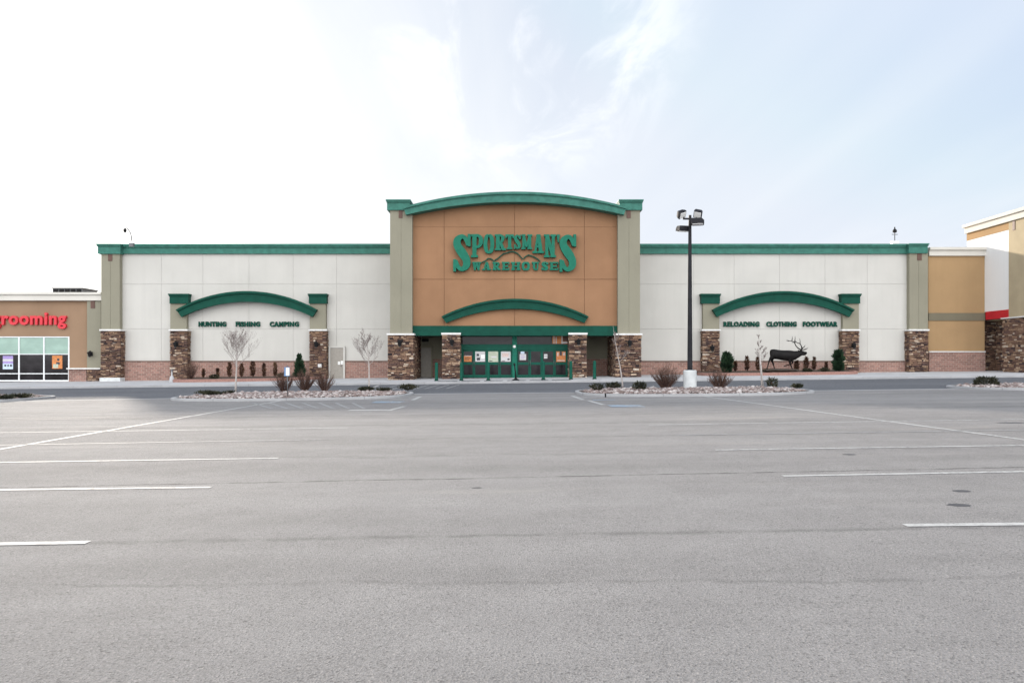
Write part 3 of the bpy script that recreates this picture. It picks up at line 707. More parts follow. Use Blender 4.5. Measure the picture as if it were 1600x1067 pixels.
# ------------------------------------------------------------------ roof things
mb = MB(); Y = YL+6
o = thing('rooftop_unit', (PX(105, Y), Y, PZ(462, YL)), 'low grey louvred air handling unit on the roof of the brown shop', 'air unit')
mb.box(PX(82, Y), PX(129, Y), Y, Y+2.5, PZ(462, YL), PZ(451, Y)); mb.build('housing', M['grey_metal'], o)
mb = MB(); mb.box(PX(81, Y), PX(130, Y), Y-.1, Y+2.6, PZ(450.9, Y), PZ(449.6, Y)); mb.build('lid', M['grey_metal'], o)
for k in range(5):
    mb = MB(); mb.box(PX(84+k*9, Y), PX(91+k*9, Y), Y-.06, Y-.01, PZ(456.5, Y), PZ(452, Y)); mb.build('louvre', M['black'], o)
mb = MB(); mb.lathe((PX(138, Y), Y+1, PZ(462, YL)), [(.3, 0), (.3, .55), (.42, .56), (.42, .7), (.1, .8)], 14)
o = mb.build('roof_vent', M['grey_metal']); o['label'] = 'short round capped vent beside the louvred unit on the brown shop roof'; o['category'] = 'roof vent'
Y = 61.5; x0 = PX(206, Y); z0 = PZ(381, 60.6)
o = thing('security_camera', (x0, Y, z0), 'gooseneck pole with a dark dome camera above the left corner cornice', 'camera')
mb = MB(); mb.box(x0-.17, x0+.17, Y-.12, Y+.12, z0-.1, z0+.2); mb.build('mounting_box', M['grey_metal'], o)
mb = MB(); pts = [P(206, 377, Y), P(205.5, 370, Y), P(203.5, 363.5, Y), P(200, 358, Y), P(197, 356.3, Y), P(195.3, 357.5, Y)]; mb.tube(pts, .045, 8); mb.build('gooseneck', M['grey_metal'], o)
c = P(195.3, 360.3, Y); mb = MB(); mb.lathe(c, [(.04, -.17), (.11, -.12), (.13, 0), (.13, .08), (.07, .14), (.04, .18)], 12); mb.build('dome', M['black'], o)
Y = 66; x0 = PX(1398, Y)
o = thing('roof_antenna', (x0, Y, PZ(378, Y)), 'thin weather mast with dark head above the right wing roof', 'antenna')
mb = MB(); mb.box(x0-.28, x0+.28, Y-.2, Y+.2, PZ(386, Y), PZ(377, Y)); mb.build('base_box', M['white_metal'], o)
mb = MB(); mb.tube([(x0, Y, PZ(377, Y)), (x0, Y, PZ(355, Y))], .04, 6); mb.build('mast', M['grey_metal'], o)
mb = MB(); mb.lathe((x0, Y, PZ(364, Y)), [(.03, 0), (.17, .05), (.17, .22), (.05, .36), (.05, .5)], 10); mb.tube([(x0-.25, Y, PZ(366.5, Y)), (x0+.25, Y, PZ(366.5, Y))], .025, 5); mb.build('sensor_head', M['black'], o)

# ------------------------------------------------------------------ signs
def glyph_mesh(ch, size=1., bold=.0):
    cu = bpy.data.curves.new('t', 'FONT'); cu.body = ch; cu.size = size; cu.offset = bold; cu.extrude = .5; cu.resolution_u = 4
    ob = bpy.data.objects.new('t', cu); COL.objects.link(ob); bpy.context.view_layer.update()
    me = bpy.data.meshes.new_from_object(ob.evaluated_get(bpy.context.evaluated_depsgraph_get()))
    bpy.data.objects.remove(ob); bpy.data.curves.remove(cu); return me
def xext(me): xs_ = [v.co.x for v in me.vertices]; return min(xs_), max(xs_)
def font_sign(name, word, px0, px1, py0, py1, Y, proud, mat, label, category, group=None, bold=.035, track=.04, zlo=None):
    """channel letters standing off the wall; each letter a part"""
    gl = []; whole = []
    for i, c in enumerate(word):
        me = glyph_mesh(c, 1, bold); a, b_ = xext(me)
        w = glyph_mesh(word[:i+1], 1, bold); _, xb = xext(w); bpy.data.meshes.remove(w)
        gl.append((me, xb-b_+track*i))
    allx = [v.co.x+o for me, o in gl for v in me.vertices]; ally = [v.co.y for me, o in gl for v in me.vertices]
    lx, hx, ly, hy = min(allx), max(allx), min(ally), max(ally)
    X0, X1, Z0, Z1 = PX(px0, Y), PX(px1, Y), PZ(py1, Y), PZ(py0, Y)
    o = thing(name, ((X0+X1)/2, Y, Z0), label, category, group)
    for me, off in gl:
        for v in me.vertices:
            x = X0+(v.co.x+off-lx)/(hx-lx)*(X1-X0); z = Z0+(v.co.y-ly)/(hy-ly)*(Z1-Z0); y = Y-proud*(.5+v.co.z)
            v.co = (x-o.location.x, y-o.location.y, z-o.location.z)
        me.materials.append(mat); me.name = 'letter'
        q = bpy.data.objects.new('letter', me); COL.objects.link(q); q.parent = o
    return o
GR = 'department words in green letters on the cream walls'
for w, a, b_, d in (('HUNTING', 311, 354, 'left of the three under the left arch'), ('FISHING', 369, 407, 'middle of the three under the left arch'), ('CAMPING', 422, 467.5, 'right of the three under the left arch'),
                 ('RELOADING', 1130, 1186, 'left of the three under the right arch'), ('CLOTHING', 1197, 1244, 'middle of the three under the right arch'), ('FOOTWEAR', 1254, 1308, 'right of the three under the right arch')):
    font_sign('wall_sign', w, a, b_, 502.5, 510.5, YW, .14, M['green'], 'green capital letters reading %s, %s' % (w, d), 'sign', GR, bold=.05, track=.09)
font_sign('wall_sign', 'grooming', -10, 105.3, 488.5, 514, YL, .22, M['red'], 'bold red lowercase letters reading grooming on the brown shop wall', 'sign', None, .03, .05)

# slab serif letters for the store name, drawn in the unit square (x right, y down)
SX0, SY0, SK = 700., 355., 7.62
YSN = YT
ns = thing('store_sign', P(804, 425, YSN), 'big green slab serif store name letters with mountain outline on the russet tower', 'sign')
def ribbon(pts, ws):
    """variable width ribbon; returns two polylines"""
    pts = [Vector(p) for p in pts]; a = []; b_ = []
    for i, p in enumerate(pts):
        d = (pts[min(i+1, len(pts)-1)]-pts[max(i-1, 0)]).normalized(); n = Vector((-d.y, d.x))
        a.append(p+n*ws[i]/2); b_.append(p-n*ws[i]/2)
    return a, b_
def cat(pts, n=6):                                # Catmull-Rom through the points (x,y,w)
    out = []; q = [pts[0]]+list(pts)+[pts[-1]]
    for i in range(1, len(q)-2):
        for k in range(n):
            t = k/n; out.append([.5*((2*q[i][j])+(-q[i-1][j]+q[i+1][j])*t+(2*q[i-1][j]-5*q[i][j]+4*q[i+1][j]-q[i+2][j])*t*t+(-q[i-1][j]+3*q[i][j]-3*q[i+1][j]+q[i+2][j])*t**3) for j in range(3)])
    out.append(list(pts[-1])); return out
def letter(ch, bx0, by0, bx1, by1, sw, th, proud):
    """ch in a box of sign-crop units; sw = heavy stroke, th = thin stroke / slab height"""
    mb = MB(); W_, H_ = bx1-bx0, by1-by0; cnt = [0]
    def T(x, y): return (PX(SX0+x/SK, YSN), PZ(SY0+y/SK, YSN))
    def prism(poly):
        cnt[0] += 1; e = .0025*cnt[0]; mb.prism([T(*q) for q in poly], YSN-proud-e, YSN-.04+e*.3)
    def rect(x0, y0, x1, y1): prism([(bx0+x0, by0+y0), (bx0+x1, by0+y0), (bx0+x1, by0+y1), (bx0+x0, by0+y1)])
    def bar(x0, y0, x1, y1, w):                   # slanted stroke of horizontal width w
        prism([(bx0+x0-w/2, by0+y0), (bx0+x0+w/2, by0+y0), (bx0+x1+w/2, by0+y1), (bx0+x1-w/2, by0+y1)])
    def curve(pts):                               # pts (x,y,width) in letter units
        c = cat(pts); a, b_ = ribbon([(q[0], q[1]) for q in c], [q[2] for q in c]); cnt[0] += 1; e = .0025*cnt[0]
        mb.strip([T(bx0+q.x, by0+q.y) for q in a], [T(bx0+q.x, by0+q.y) for q in b_], YSN-proud-e, YSN-.04)
    sv = sw*.32                                   # serif overhang
    def stem(xc, y0=0, y1=None, s0=True, s1=True, w=None):
        y1 = H_ if y1 is None else y1; w = w or sw
        rect(xc-w/2, y0, xc+w/2, y1)
        if s0: rect(xc-w/2-sv, y0, xc+w/2+sv, y0+th)
        if s1: rect(xc-w/2-sv, y1-th, xc+w/2+sv, y1)
    l = sv+sw/2; r = W_-sv-sw/2
    if ch == 'P':
        stem(l); curve([(l, th*.6, th*1.2), (W_*.6, th*.6, th*1.2), (W_-sw*.55, H_*.16, sw*.9), (W_-sw*.5, H_*.30, sw), (W_-sw*.6, H_*.43, sw*.9), (W_*.6, H_*.57-th*.3, th*1.1), (l, H_*.57-th*.3, th*1.1)])
    elif ch == 'R':
        stem(l); curve([(l, th*.6, th*1.1), (W_*.5, th*.6, th*1.1), (W_-sw*.9, H_*.16, sw*.85), (W_-sw*.85, H_*.27, sw*.9), (W_-sw, H_*.40, sw*.8), (W_*.5, H_*.52, th*1.1), (l, H_*.52, th*1.1)])
        bar(W_*.5, H_*.5, W_-sw*.6, H_, sw*.95); rect(W_-sw*1.1, H_-th, W_, H_)
    elif ch == 'O':
        curve([(W_/2, th*.6, th*1.3), (sw*.75, H_*.16, sw*.95), (sw*.5, H_*.5, sw), (sw*.75, H_*.84, sw*.95), (W_/2, H_-th*.6, th*1.3), (W_-sw*.75, H_*.84, sw*.95), (W_-sw*.5, H_*.5, sw), (W_-sw*.75, H_*.16, sw*.95), (W_/2, th*.6, th*1.3)])
    elif ch == 'T':
        stem(W_/2, s0=False); rect(0, 0, W_, th*1.2); rect(0, 0, sw*.4, H_*.25); rect(W_-sw*.4, 0, W_, H_*.25)
    elif ch == 'S':
        q = sw
        curve([(W_-q*.35, H_*.30, q*.55), (W_-q*.7, H_*.13, q*.6), (W_*.5, H_*.065, q*.62), (q*.62, H_*.16, q*1.0), (q*.62, H_*.31, q*1.12), (W_*.5, H_*.49, q*1.3), (W_-q*.62, H_*.68, q*1.12), (W_-q*.62, H_*.84, q*1.0), (W_*.5, H_*.935, q*.62), (q*.7, H_*.87, q*.6), (q*.35, H_*.70, q*.55)])
        rect(W_-q*.42, 0, W_, H_*.33); rect(0, H_*.67, q*.42, H_)
    elif ch == 'M':
        stem(l, w=sw*.75); stem(r, w=sw); bar(l, 0, W_/2, H_*.85, sw*.8); bar(r, 0, W_/2, H_*.85, sw*.6)
    elif ch == 'A':
        bar(W_/2-sw*.1, 0, sw*.7, H_, sw*.6); bar(W_/2+sw*.1, 0, W_-sw*.85, H_, sw); rect(sw*.9, H_*.60, W_-sw*1.2, H_*.60+th); rect(0, H_-th, sw*1.35, H_); rect(W_-sw*1.7, H_-th, W_, H_)
        rect(W_/2-sw*.5, 0, W_/2+sw*.5, th*.8)
    elif ch == 'N':
        stem(l, w=sw*.8); stem(r, w=sw*.8); bar(l, 0, r, H_, sw*.95)
    elif ch == "'":
        prism([(bx0, by0), (bx1, by0), (bx0+W_*.7, by1), (bx0+W_*.3, by1)])
    elif ch == 'W':
        bar(sw*.6, 0, W_*.3, H_, sw*.9); bar(W_*.5, 0, W_*.3, H_, sw*.55); bar(W_*.5, 0, W_*.72, H_, sw*.9); bar(W_-sw*.5, 0, W_*.72, H_, sw*.55)
        rect(0, 0, sw*1.2, th); rect(W_*.5-sw*.6, 0, W_*.5+sw*.6, th); rect(W_-sw*1.1, 0, W_, th)
    elif ch == 'E':
        stem(l); rect(l, 0, W_, th*1.1); rect(l, H_-th*1.1, W_, H_); rect(l, H_*.45, W_*.75, H_*.45+th); rect(W_-sw*.45, 0, W_, H_*.3); rect(W_-sw*.45, H_*.7, W_, H_); rect(W_*.72, H_*.33, W_*.72+sw*.35, H_*.67)
    elif ch == 'H':
        stem(l); stem(r); rect(l, H_*.44, r, H_*.44+th)
    elif ch == 'U':
        stem(l, 0, H_*.72, True, False); curve([(l, H_*.65, sw), (l+sw*.3, H_*.88, sw*.8), (W_/2, H_-th*.6, th*1.3), (r-sw*.1, H_*.88, sw*.6), (r, H_*.65, sw*.6)]); stem(r, 0, H_*.72, True, False, sw*.6)
    lo = mb.build('letter', [M['lettergreen'], M['greendark']], ns)
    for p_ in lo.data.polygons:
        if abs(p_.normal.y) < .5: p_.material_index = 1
for ch, x0, y0, x1, y1, sw, th, pr in (('S', 66, 92, 272, 536, 82, 40, .42), ('P', 276, 92, 418, 366, 50, 28, .3), ('O', 424, 88, 552, 320, 46, 22, .3), ('R', 558, 92, 690, 282, 44, 22, .3),
        ('T', 684, 94, 784, 270, 40, 22, .3), ('S', 786, 96, 866, 268, 34, 18, .3), ('M', 868, 94, 1002, 270, 36, 20, .3), ('A', 1004, 94, 1142, 316, 44, 24, .3), ('N', 1136, 94, 1288, 366, 46, 26, .3),
        ("'", 1292, 94, 1330, 190, 30, 20, .3), ('S', 1324, 96, 1522, 540, 80, 40, .42)):
    letter(ch, x0, y0, x1, y1, sw, th, pr)
for ch, x0, x1 in (('W', 290, 396), ('A', 408, 512), ('R', 530, 626), ('E', 640, 732), ('H', 752, 862), ('O', 878, 974), ('U', 998, 1090), ('S', 1112, 1192), ('E', 1208, 1312)):
    letter(ch, x0, 418, x1, 516, 30, 17, .22)
mb = MB(); ridge = [(400, 425), (445, 405), (478, 375), (510, 378), (548, 405), (600, 370), (660, 318), (700, 312), (738, 296), (775, 292), (830, 318), (855, 345), (890, 385), (925, 352), (955, 334), (1010, 350), (1065, 380), (1100, 415)]
a, b_ = ribbon(ridge, [13]*len(ridge))
mb.strip([(PX(SX0+q.x/SK, YSN), PZ(SY0+q.y/SK, YSN)) for q in a], [(PX(SX0+q.x/SK, YSN), PZ(SY0+q.y/SK, YSN)) for q in b_], YSN-.16, YSN-.06)
mb.build('mountain_outline', M['green'], ns)

# posters and notices on the glass, plus a painted transom reflection
def poster(px0, px1, py0, py1, Y, base, label, blocks=(), cat='poster', group=None):
    mb = MB(); x0, x1, z0, z1 = PX(px0, Y), PX(px1, Y), PZ(py1, Y), PZ(py0, Y); mb.box(x0, x1, Y-.012, Y-.004, z0, z1, 0)
    mats = [M[base]]
    for k, (u0, u1, v0, v1, m_) in enumerate(blocks):
        mats.append(M[m_]); mb.box(x0+(x1-x0)*u0, x0+(x1-x0)*u1, Y-.015-.001*k, Y-.0125, z1-(z1-z0)*v1, z1-(z1-z0)*v0, len(mats)-1)
    o = mb.build('poster', mats); o['label'] = label; o['category'] = cat
    if group: o['group'] = group
M['palegreen'] = simple('pale_green_print', (.42, .46, .36), .6, .1, 8)
M['darkprint'] = simple('dark_print', (.04, .04, .045), .6, .2, 8)
M['pinkprint'] = simple('pink_print', (.60, .46, .42), .6, .2, 16)
M['sky'] = simple('pale_blue_print', (.50, .60, .72), .6, .15, 10)
yl = [q[2]-.002 for q in leafx]
poster(725, 737, 555.5, 565, yl[0], 'orange', 'orange notice low in the leftmost entrance door', ((.05, .95, .0, .12, 'pinkprint'), (.15, .85, .4, .5, 'darkprint'), (.15, .7, .65, .72, 'darkprint')))
poster(742.3, 758, 548.5, 565, yl[1], 'paper', 'white poster with two black round shapes in the second door from the left', ((.15, .4, .25, .48, 'darkprint'), (.18, .5, .62, .88, 'darkprint'), (.6, .97, .35, .7, 'lamp')))
poster(763, 779, 549, 565.5, yl[2], 'palegreen', 'pale green poster in the third door from the left', ((.1, .4, .86, .94, 'darkprint'), (.3, .8, .45, .6, 'paper')))
poster(782.3, 797.8, 548.5, 565, yl[3], 'paper', 'white and pink poster beside the centre post, left side', ((.15, .8, .2, .55, 'pinkprint'), (.68, .9, .70, .86, 'darkprint'), (.1, .45, .9, .96, 'darkprint')))
poster(812, 822, 553, 562.5, yl[4], 'paper', 'white notice sheet beside the centre post, right side', ((.2, .8, .2, .26, 'purple'), (.15, .85, .4, .45, 'purple'), (.15, .85, .55, .6, 'purple'), (.15, .7, .7, .75, 'purple')))
poster(813.5, 819.5, 548.6, 552.8, yl[4], 'sky', 'small pale blue slip above the white notice sheet', ())
poster(850, 855.3, 553.2, 560, yl[6], 'paper', 'small white card in the seventh door from the left', ((.1, .9, .45, .55, 'darkprint'),))
poster(869.2, 883.8, 549, 565.2, yl[7], 'orange', 'orange poster in the rightmost entrance door', ((.08, .25, .1, .45, 'pinkprint'), (.35, .6, .02, .4, 'darkprint'), (.7, .95, .1, .4, 'pinkprint'), (.1, .9, .85, .92, 'paper')))
poster(861, 887, 525, 537, YG+.016, 'orange', 'orange and white painted reflection of a sunlit building high in the right transom window', ((.0, .08, 0, 1, 'darkprint'), (.15, .2, 0, 1, 'paper'), (.28, .34, .1, 1, 'paper'), (.62, .7, .0, 1, 'paper'), (.7, 1, .75, .95, 'paper'), (.72, 1, 0, .7, 'scupper')))  # striped colours paint a warm reflection onto the transom glass
poster(4.5, 20.5, 556, 576.8, YL+.036, 'purple', 'purple and white poster in the left shop window', ((0, 1, .24, .4, 'paper'), (0, 1, .58, 1, 'sky'), (.15, .35, .65, .8, 'darkprint'), (.45, .6, .65, .8, 'darkprint'), (.7, .9, .65, .8, 'darkprint')))
poster(81.5, 97.5, 555.5, 576, YL+.036, 'orange', 'orange poster in the right shop window pane', ((.5, .72, .22, .4, 'darkprint'), (.4, .75, .5, .7, 'darkprint'), (.1, .6, .65, .95, 'palegreen')))
mb = MB(); c = P(803.8, 541.5, YG-.2); mb.tube([(c.x, YG-.16, c.z), (c.x, YG-.24, c.z)], [.13, .10], 14); o = mb.build('entry_lamp', M['lamp']); o['label'] = 'small round white lamp on the bright green centre post of the entrance'; o['category'] = 'lamp'
for k, (a, b_) in enumerate(((528, 531.5), (532.6, 537.4))):
    mb = MB(); Y = YW-.19; mb.box(PX(a, Y), PX(b_, Y), Y-.012, Y, PZ(569.5-k*.5, Y), PZ(565-k*1.2, Y), 0); mb.box(PX(a+.8, Y), PX(b_-.8, Y), Y-.014, Y-.0121, PZ(567.6, Y), PZ(567.1, Y), 1)
    o = mb.build('door_notice', [M['lamp'], M['darkprint']]); o['label'] = ('narrow white notice on the taupe side door' if k == 0 else 'wider white notice overlapping the right edge of the taupe side door'); o['category'] = 'notice'
mb = MB(); Y = 62.2; mb.box(PX(497, Y), PX(502.5, Y), Y-.1, Y+.08, PZ(573.5, Y), PZ(568.5, Y)); o = mb.build('utility_box', M['capstone']); o['label'] = 'small pale electrical box on the stone pillar beside the side door'; o['category'] = 'electrical box'

# wall lanterns on the pillars
def lantern(loc, label, src=None):
    if src: return copy_thing(src, loc, label)
    o = thing('wall_lantern', (0,0,0), label, 'lantern', 'black lanterns on the pillars')
    mb = MB(); mb.box(-.08, .08, -.06, .0, -.22, .12); mb.build('back_plate', M['black'], o)
    mb = MB(); mb.tube([(0, -.05, .05), (0, -.16, .2), (0, -.3, .2), (0, -.34, .12)], .022, 6); mb.build('arm', M['black'], o)
    mb = MB(); mb.lathe((0, -.34, -.28), [(.05, .0), (.12, .04), (.16, .28), (.22, .3), (.12, .4), (.03, .46)], 8); mb.build('lamp_shade', M['black'], o)
    mb = MB(); mb.lathe((0, -.34, -.30), [(.06, -.03), (.09, .0), (.10, .02)], 8); mb.build('lens', M['grey_metal'], o)
    o.location = loc; return o
src = None
for px, py, Y, lb in ((143.5, 552, YL-.2, 'black lantern on the sage pilaster of the brown shop'), (277, 537, 62.2, 'black lantern on the stone pillar left of the HUNTING sign'), (495.5, 537, 62.2, 'black lantern on the stone pillar right of the CAMPING sign'),
                     (625.5, 535, 57.5, 'black lantern on the stone base of the left tower pillar'), (706.5, 534, 58.0, 'black lantern on the stone column left of the entrance doors'), (903.5, 533, 58.0, 'black lantern on the stone column right of the entrance doors'),
                     (983, 535, 57.5, 'black lantern on the stone base of the right tower pillar'), (1111.5, 543, 62.2, 'black lantern on the stone pillar left of the RELOADING sign'), (1332, 539, 62.2, 'black lantern on the stone pillar right of the FOOTWEAR sign')):
    o = lantern(P(px, py, Y), lb, src); src = src or o

# ------------------------------------------------------------------ bollards, mats, ash stand
src = None
for k, (px, lb) in enumerate(((682, 'first from the left, before the dark service door'), (721, 'second from the left, at the left end of the glass doors'), (763, 'third from the left, before the third glass door'),
        (849, 'fourth from the left, before the right hand glass doors'), (892, 'fifth from the left, before the right stone column'), (929, 'rightmost, before the empty right recess'))):
    Y = 54.3; x = PX(px, Y); lab = 'slim dark green bollard, '+lb
    if not src:
        src = thing('bollard', (0,0,0), lab, 'bollard', 'green bollards along the entrance')
        mb = MB(); mb.lathe((0,0,0), [(.11, 0), (.11, 1.2), (.105, 1.25), (.08, 1.29), (.03, 1.31)], 16); mb.build('post', M['framegreen'], src)
        mb = MB(); mb.lathe((0,0,0), [(.155, 0), (.155, .04), (.14, .07), (.115, .09)], 16); mb.build('collar', M['greendark'], src); src.location = (x, Y, sz(x, Y))
    else: copy_thing(src, (x, Y, sz(x, Y)), lab)
src = None
for k, (a, b_) in enumerate(((685.5, 714), (721.5, 749), (756.5, 785.5), (792, 822), (828, 856.5), (862, 891.5))):
    Y = 53.2; w = (b_-a)*Y/F; x = PX((a+b_)/2, Y)
    pos_ = ('first', 'second', 'third', 'fourth', 'fifth', 'sixth')[k]
    lab = 'dark studded warning mat in the walk edge, %s from the left' % pos_
    if not src:
        src = thing('warning_mat', (0,0,0), lab, 'mat', 'dark mats along the walk edge'); mb = MB(); mb.box(-.64, .64, -.30, .30, .004, .014); mb.build('plate', simple('dark_mat', (.035, .035, .045), .8), src)
        mb = MB()
        for i in range(16):
            for j in range(7): mb.lathe((-.6+i*.08, -.25+j*.083, .014), [(.022, 0), (.012, .008)], 5)
        mb.build('studs', simple('mat_stud', (.05, .05, .06), .7), src); src.location = (x, Y, sz(x, Y)+.004); src.rotation_euler = (0, -.0115, 0)
    else:
        q = copy_thing(src, (x, Y, sz(x, Y)+.004), lab); q.rotation_euler = (0, -.0115, 0)
Y = 53.9; x = PX(806, Y); z = sz(x, Y)
o = thing('ash_stand', (x, Y, z), 'slim black ash stand with a leaning neck on the walk before the centre post', 'ash stand')
mb = MB(); mb.lathe((x, Y, z), [(.26, 0), (.25, .04), (.13, .10), (.07, .16)], 16); mb.build('foot', M['black'], o)
mb = MB(); mb.tube([(x, Y, z+.14), (x-.03, Y, z+.6), (x-.09, Y, z+1.05)], [.065, .05, .045], 10); mb.build('neck', M['black'], o)
mb = MB(); mb.tube([(x-.09, Y, z+1.05), (x-.11, Y, z+1.13), (x-.12, Y, z+1.2)], [.07, .085, .05], 10); mb.build('head', M['black'], o)
Y = 58.2; x = PX(268.5, Y); z = sz(x, Y)
o = thing('ash_stand', (x, Y, z), 'pale bottle shaped ash receptacle beside the left stone pillar', 'ash stand')
mb = MB(); mb.lathe((x, Y, z), [(.2, 0), (.2, .05), (.17, .3), (.12, .42), (.06, .5), (.05, .82)], 14); mb.build('body', M['walk'], o)
mb = MB(); mb.lathe((x, Y, z+.82), [(.075, 0), (.085, .06), (.07, .14), (.03, .16)], 14); mb.build('cap', M['grey_metal'], o)

# ------------------------------------------------------------------ planting tools
def leaves_(mb, c, rx, ry, h, n, size, rnd, shape='cone', up=.2):
    lobes = [(rnd.uniform(0, 6.283), rnd.uniform(.1, .8), rnd.uniform(.55, 1.0)) for _ in range(7)]
    for i in range(n):
        t = rnd.random(); a = rnd.uniform(0, 6.283)
        if shape == 'cone': rr = (1-t)**.8 if t > .18 else .82+t
        elif shape == 'column': rr = math.sin(math.pi*min(1, max(0, .10+t*.9)))**.7
        elif shape == 'tuft': rr = (.75+.25*t)*(1 if t < .6 else 1-.55*(t-.6)/.4)
        else: rr = math.sqrt(max(0, 1-(2*t-1)**2))
        lump = 1+.65*mnoise.noise(Vector((math.cos(a)*1.6+c[0], math.sin(a)*1.6, t*h*3.2+c[1])))
        q = rnd.random()**.45*lump; zz = t*h
        if shape in ('tuft', 'cone') and t > .55: zz = t*h*(1+.16*mnoise.noise(Vector((a*1.3, c[0], 2))))
        p = Vector((c[0]+rx*rr*q*math.cos(a), c[1]+ry*rr*q*math.sin(a), c[2]+zz))
        d = Vector((math.cos(a)*.8, math.sin(a)*.8, up+.35+rnd.uniform(-.3, .8))).normalized(); u = d.cross(Vector((rnd.uniform(-1,1), rnd.uniform(-1,1), rnd.uniform(-1,1)))).normalized()
        s = size*rnd.uniform(.5, 1.5)
        mb.add([p-u*s*.22, p+u*s*.22, p+d*s+u*s*.06, p+d*s*.95-u*s*.06], [(0,1,2,3)], tone=min(1, max(0, .5+.8*mnoise.noise(p*3.1)+rnd.uniform(-.25, .25))))
def bush(name, loc, rx, h, n, size, mat, label, cat_, shape='cone', group=None, seed=1, stems=3, ry=None, stem_h=.25):
    rnd = random.Random(seed); o = thing(name, loc, label, cat_, group)
    mb = MB(); leaves_(mb, (loc[0], loc[1], loc[2]+h*(.03 if shape != 'column' else .1)), rx, ry or rx, h*.97, n, size, rnd, shape); mb.build('foliage', M[mat], o)
    mb = MB()
    for k in range(stems):
        a = rnd.uniform(0, 6.28); mb.tube([(loc[0]+.03*math.cos(a)*k, loc[1], loc[2]-.05), (loc[0]+rx*.3*math.cos(a), loc[1]+rx*.3*math.sin(a), loc[2]+h*.85)], [.02, .006], 5, tone=.3)
    mb.build('stem', M['twig'], o); return o
def twiggy(loc, rx, h, n, label, seed, lean=0, group=None, name='bare_shrub'):
    rnd = random.Random(seed); o = thing(name, loc, label, 'shrub', group); mb = MB(); tw = MB()
    for i in range(n):
        a = rnd.uniform(0, 6.283); sp = rnd.random()**.7; L_ = h*rnd.uniform(.6, 1.05)*(1-.2*sp); p = Vector(loc)+Vector((math.cos(a)*.12*rnd.random()*rx/.5, math.sin(a)*.12*rnd.random(), -.03))
        d = Vector((math.cos(a)*sp*rx/h*1.5+lean, math.sin(a)*sp*rx/h*1.3, 1-.25*sp)); pts = [p.copy()]; k = 5
        for j in range(k):
            d = d+Vector((rnd.uniform(-.14, .14), rnd.uniform(-.14, .14), .02)); p = p+d.normalized()*L_/k; pts.append(p.copy())
            if j >= 1:
                for _ in range(3):
                    e = (d.normalized()+Vector((rnd.uniform(-.9, .9), rnd.uniform(-.9, .9), rnd.uniform(0, .6)))).normalized(); l_ = L_*rnd.uniform(.14, .3)
                    m_ = p+e*l_*.5+Vector((0, 0, .01)); tw.tube([p, m_, p+e*l_+Vector((0,0,.03))], [.005, .004, .002], 3, cap=False, tone=rnd.random())
        mb.tube(pts, [.013, .011, .009, .008, .006, .004], 4, cap=False, tone=rnd.random()*.8)
    mb.build('stems', M['twig'], o); tw.build('twigs', M['twig'], o); return o
def bare_tree(loc, h, spread, label, seed, lean=0, nb=9, wrap=True, thick=.045, fork=.42):
    rnd = random.Random(seed); o = thing('bare_tree', loc, label, 'tree', 'young bare trees on the gravel islands')
    base = Vector(loc); hf = h*fork
    mb = MB(); n = 9; pts = []; x = 0
    for i in range(n):
        t = i/(n-1); pts.append(base+Vector((lean*t+.03*math.sin(t*5+seed), .02*math.sin(t*4), h*.93*t-.05*(i == 0))))
    mb.tube(pts, [thick*(1.25-1.15*(i/(n-1))) for i in range(n)], 8, tone=.72); mb.build('trunk', M['bark'], o)
    br = MB()
    def grow(p, d, L_, r, lv):
        pts = [p.copy()]; k = 4; q = p.copy(); dd = d.copy()
        for j in range(k):
            dd = (dd+Vector((rnd.uniform(-.13, .13), rnd.uniform(-.13, .13), .07))).normalized(); q = q+dd*L_/k; pts.append(q.copy())
        br.tube(pts, [r, r*.85, r*.7, r*.5, r*.3], 4 if lv else 5, cap=False, tone=rnd.uniform(.4, .9))
        if lv < 3:
            for j in range(1, 5):
                for _ in range(1 if (lv == 2 or j == 1) else 2):
                    e = (dd+Vector((rnd.uniform(-.75, .75), rnd.uniform(-.75, .75), rnd.uniform(-.25, .5)))).normalized(); grow(pts[j], e, L_*rnd.uniform(.32, .52), max(.0018, r*.42), lv+1)
        else:                                     # buds and seed heads left on the tips
            if rnd.random() < .5: e = pts[-1]; w = .012; br.add([e+Vector((-w,0,0)), e+Vector((0,0,-w)), e+Vector((w,0,0)), e+Vector((0,0,w))], [(0,1,2,3)], tone=.1)
    for i in range(nb):
        t = fork+.46*i/nb; p = pts[0]+(pts[-1]-pts[0])*t; a = i*2.4+rnd.uniform(-.5, .5); rise = rnd.uniform(.35, .9)+.7*t
        d = Vector((math.cos(a), math.sin(a)*.8, rise)).normalized(); grow(p, d, spread*(1.0-.6*(t-fork)/.46)*rnd.choice((.7, 1, 1.1))*rnd.uniform(.8, 1.1), thick*.34*(1-.5*t), 0)
    br.build('branches', M['bark'], o); return o

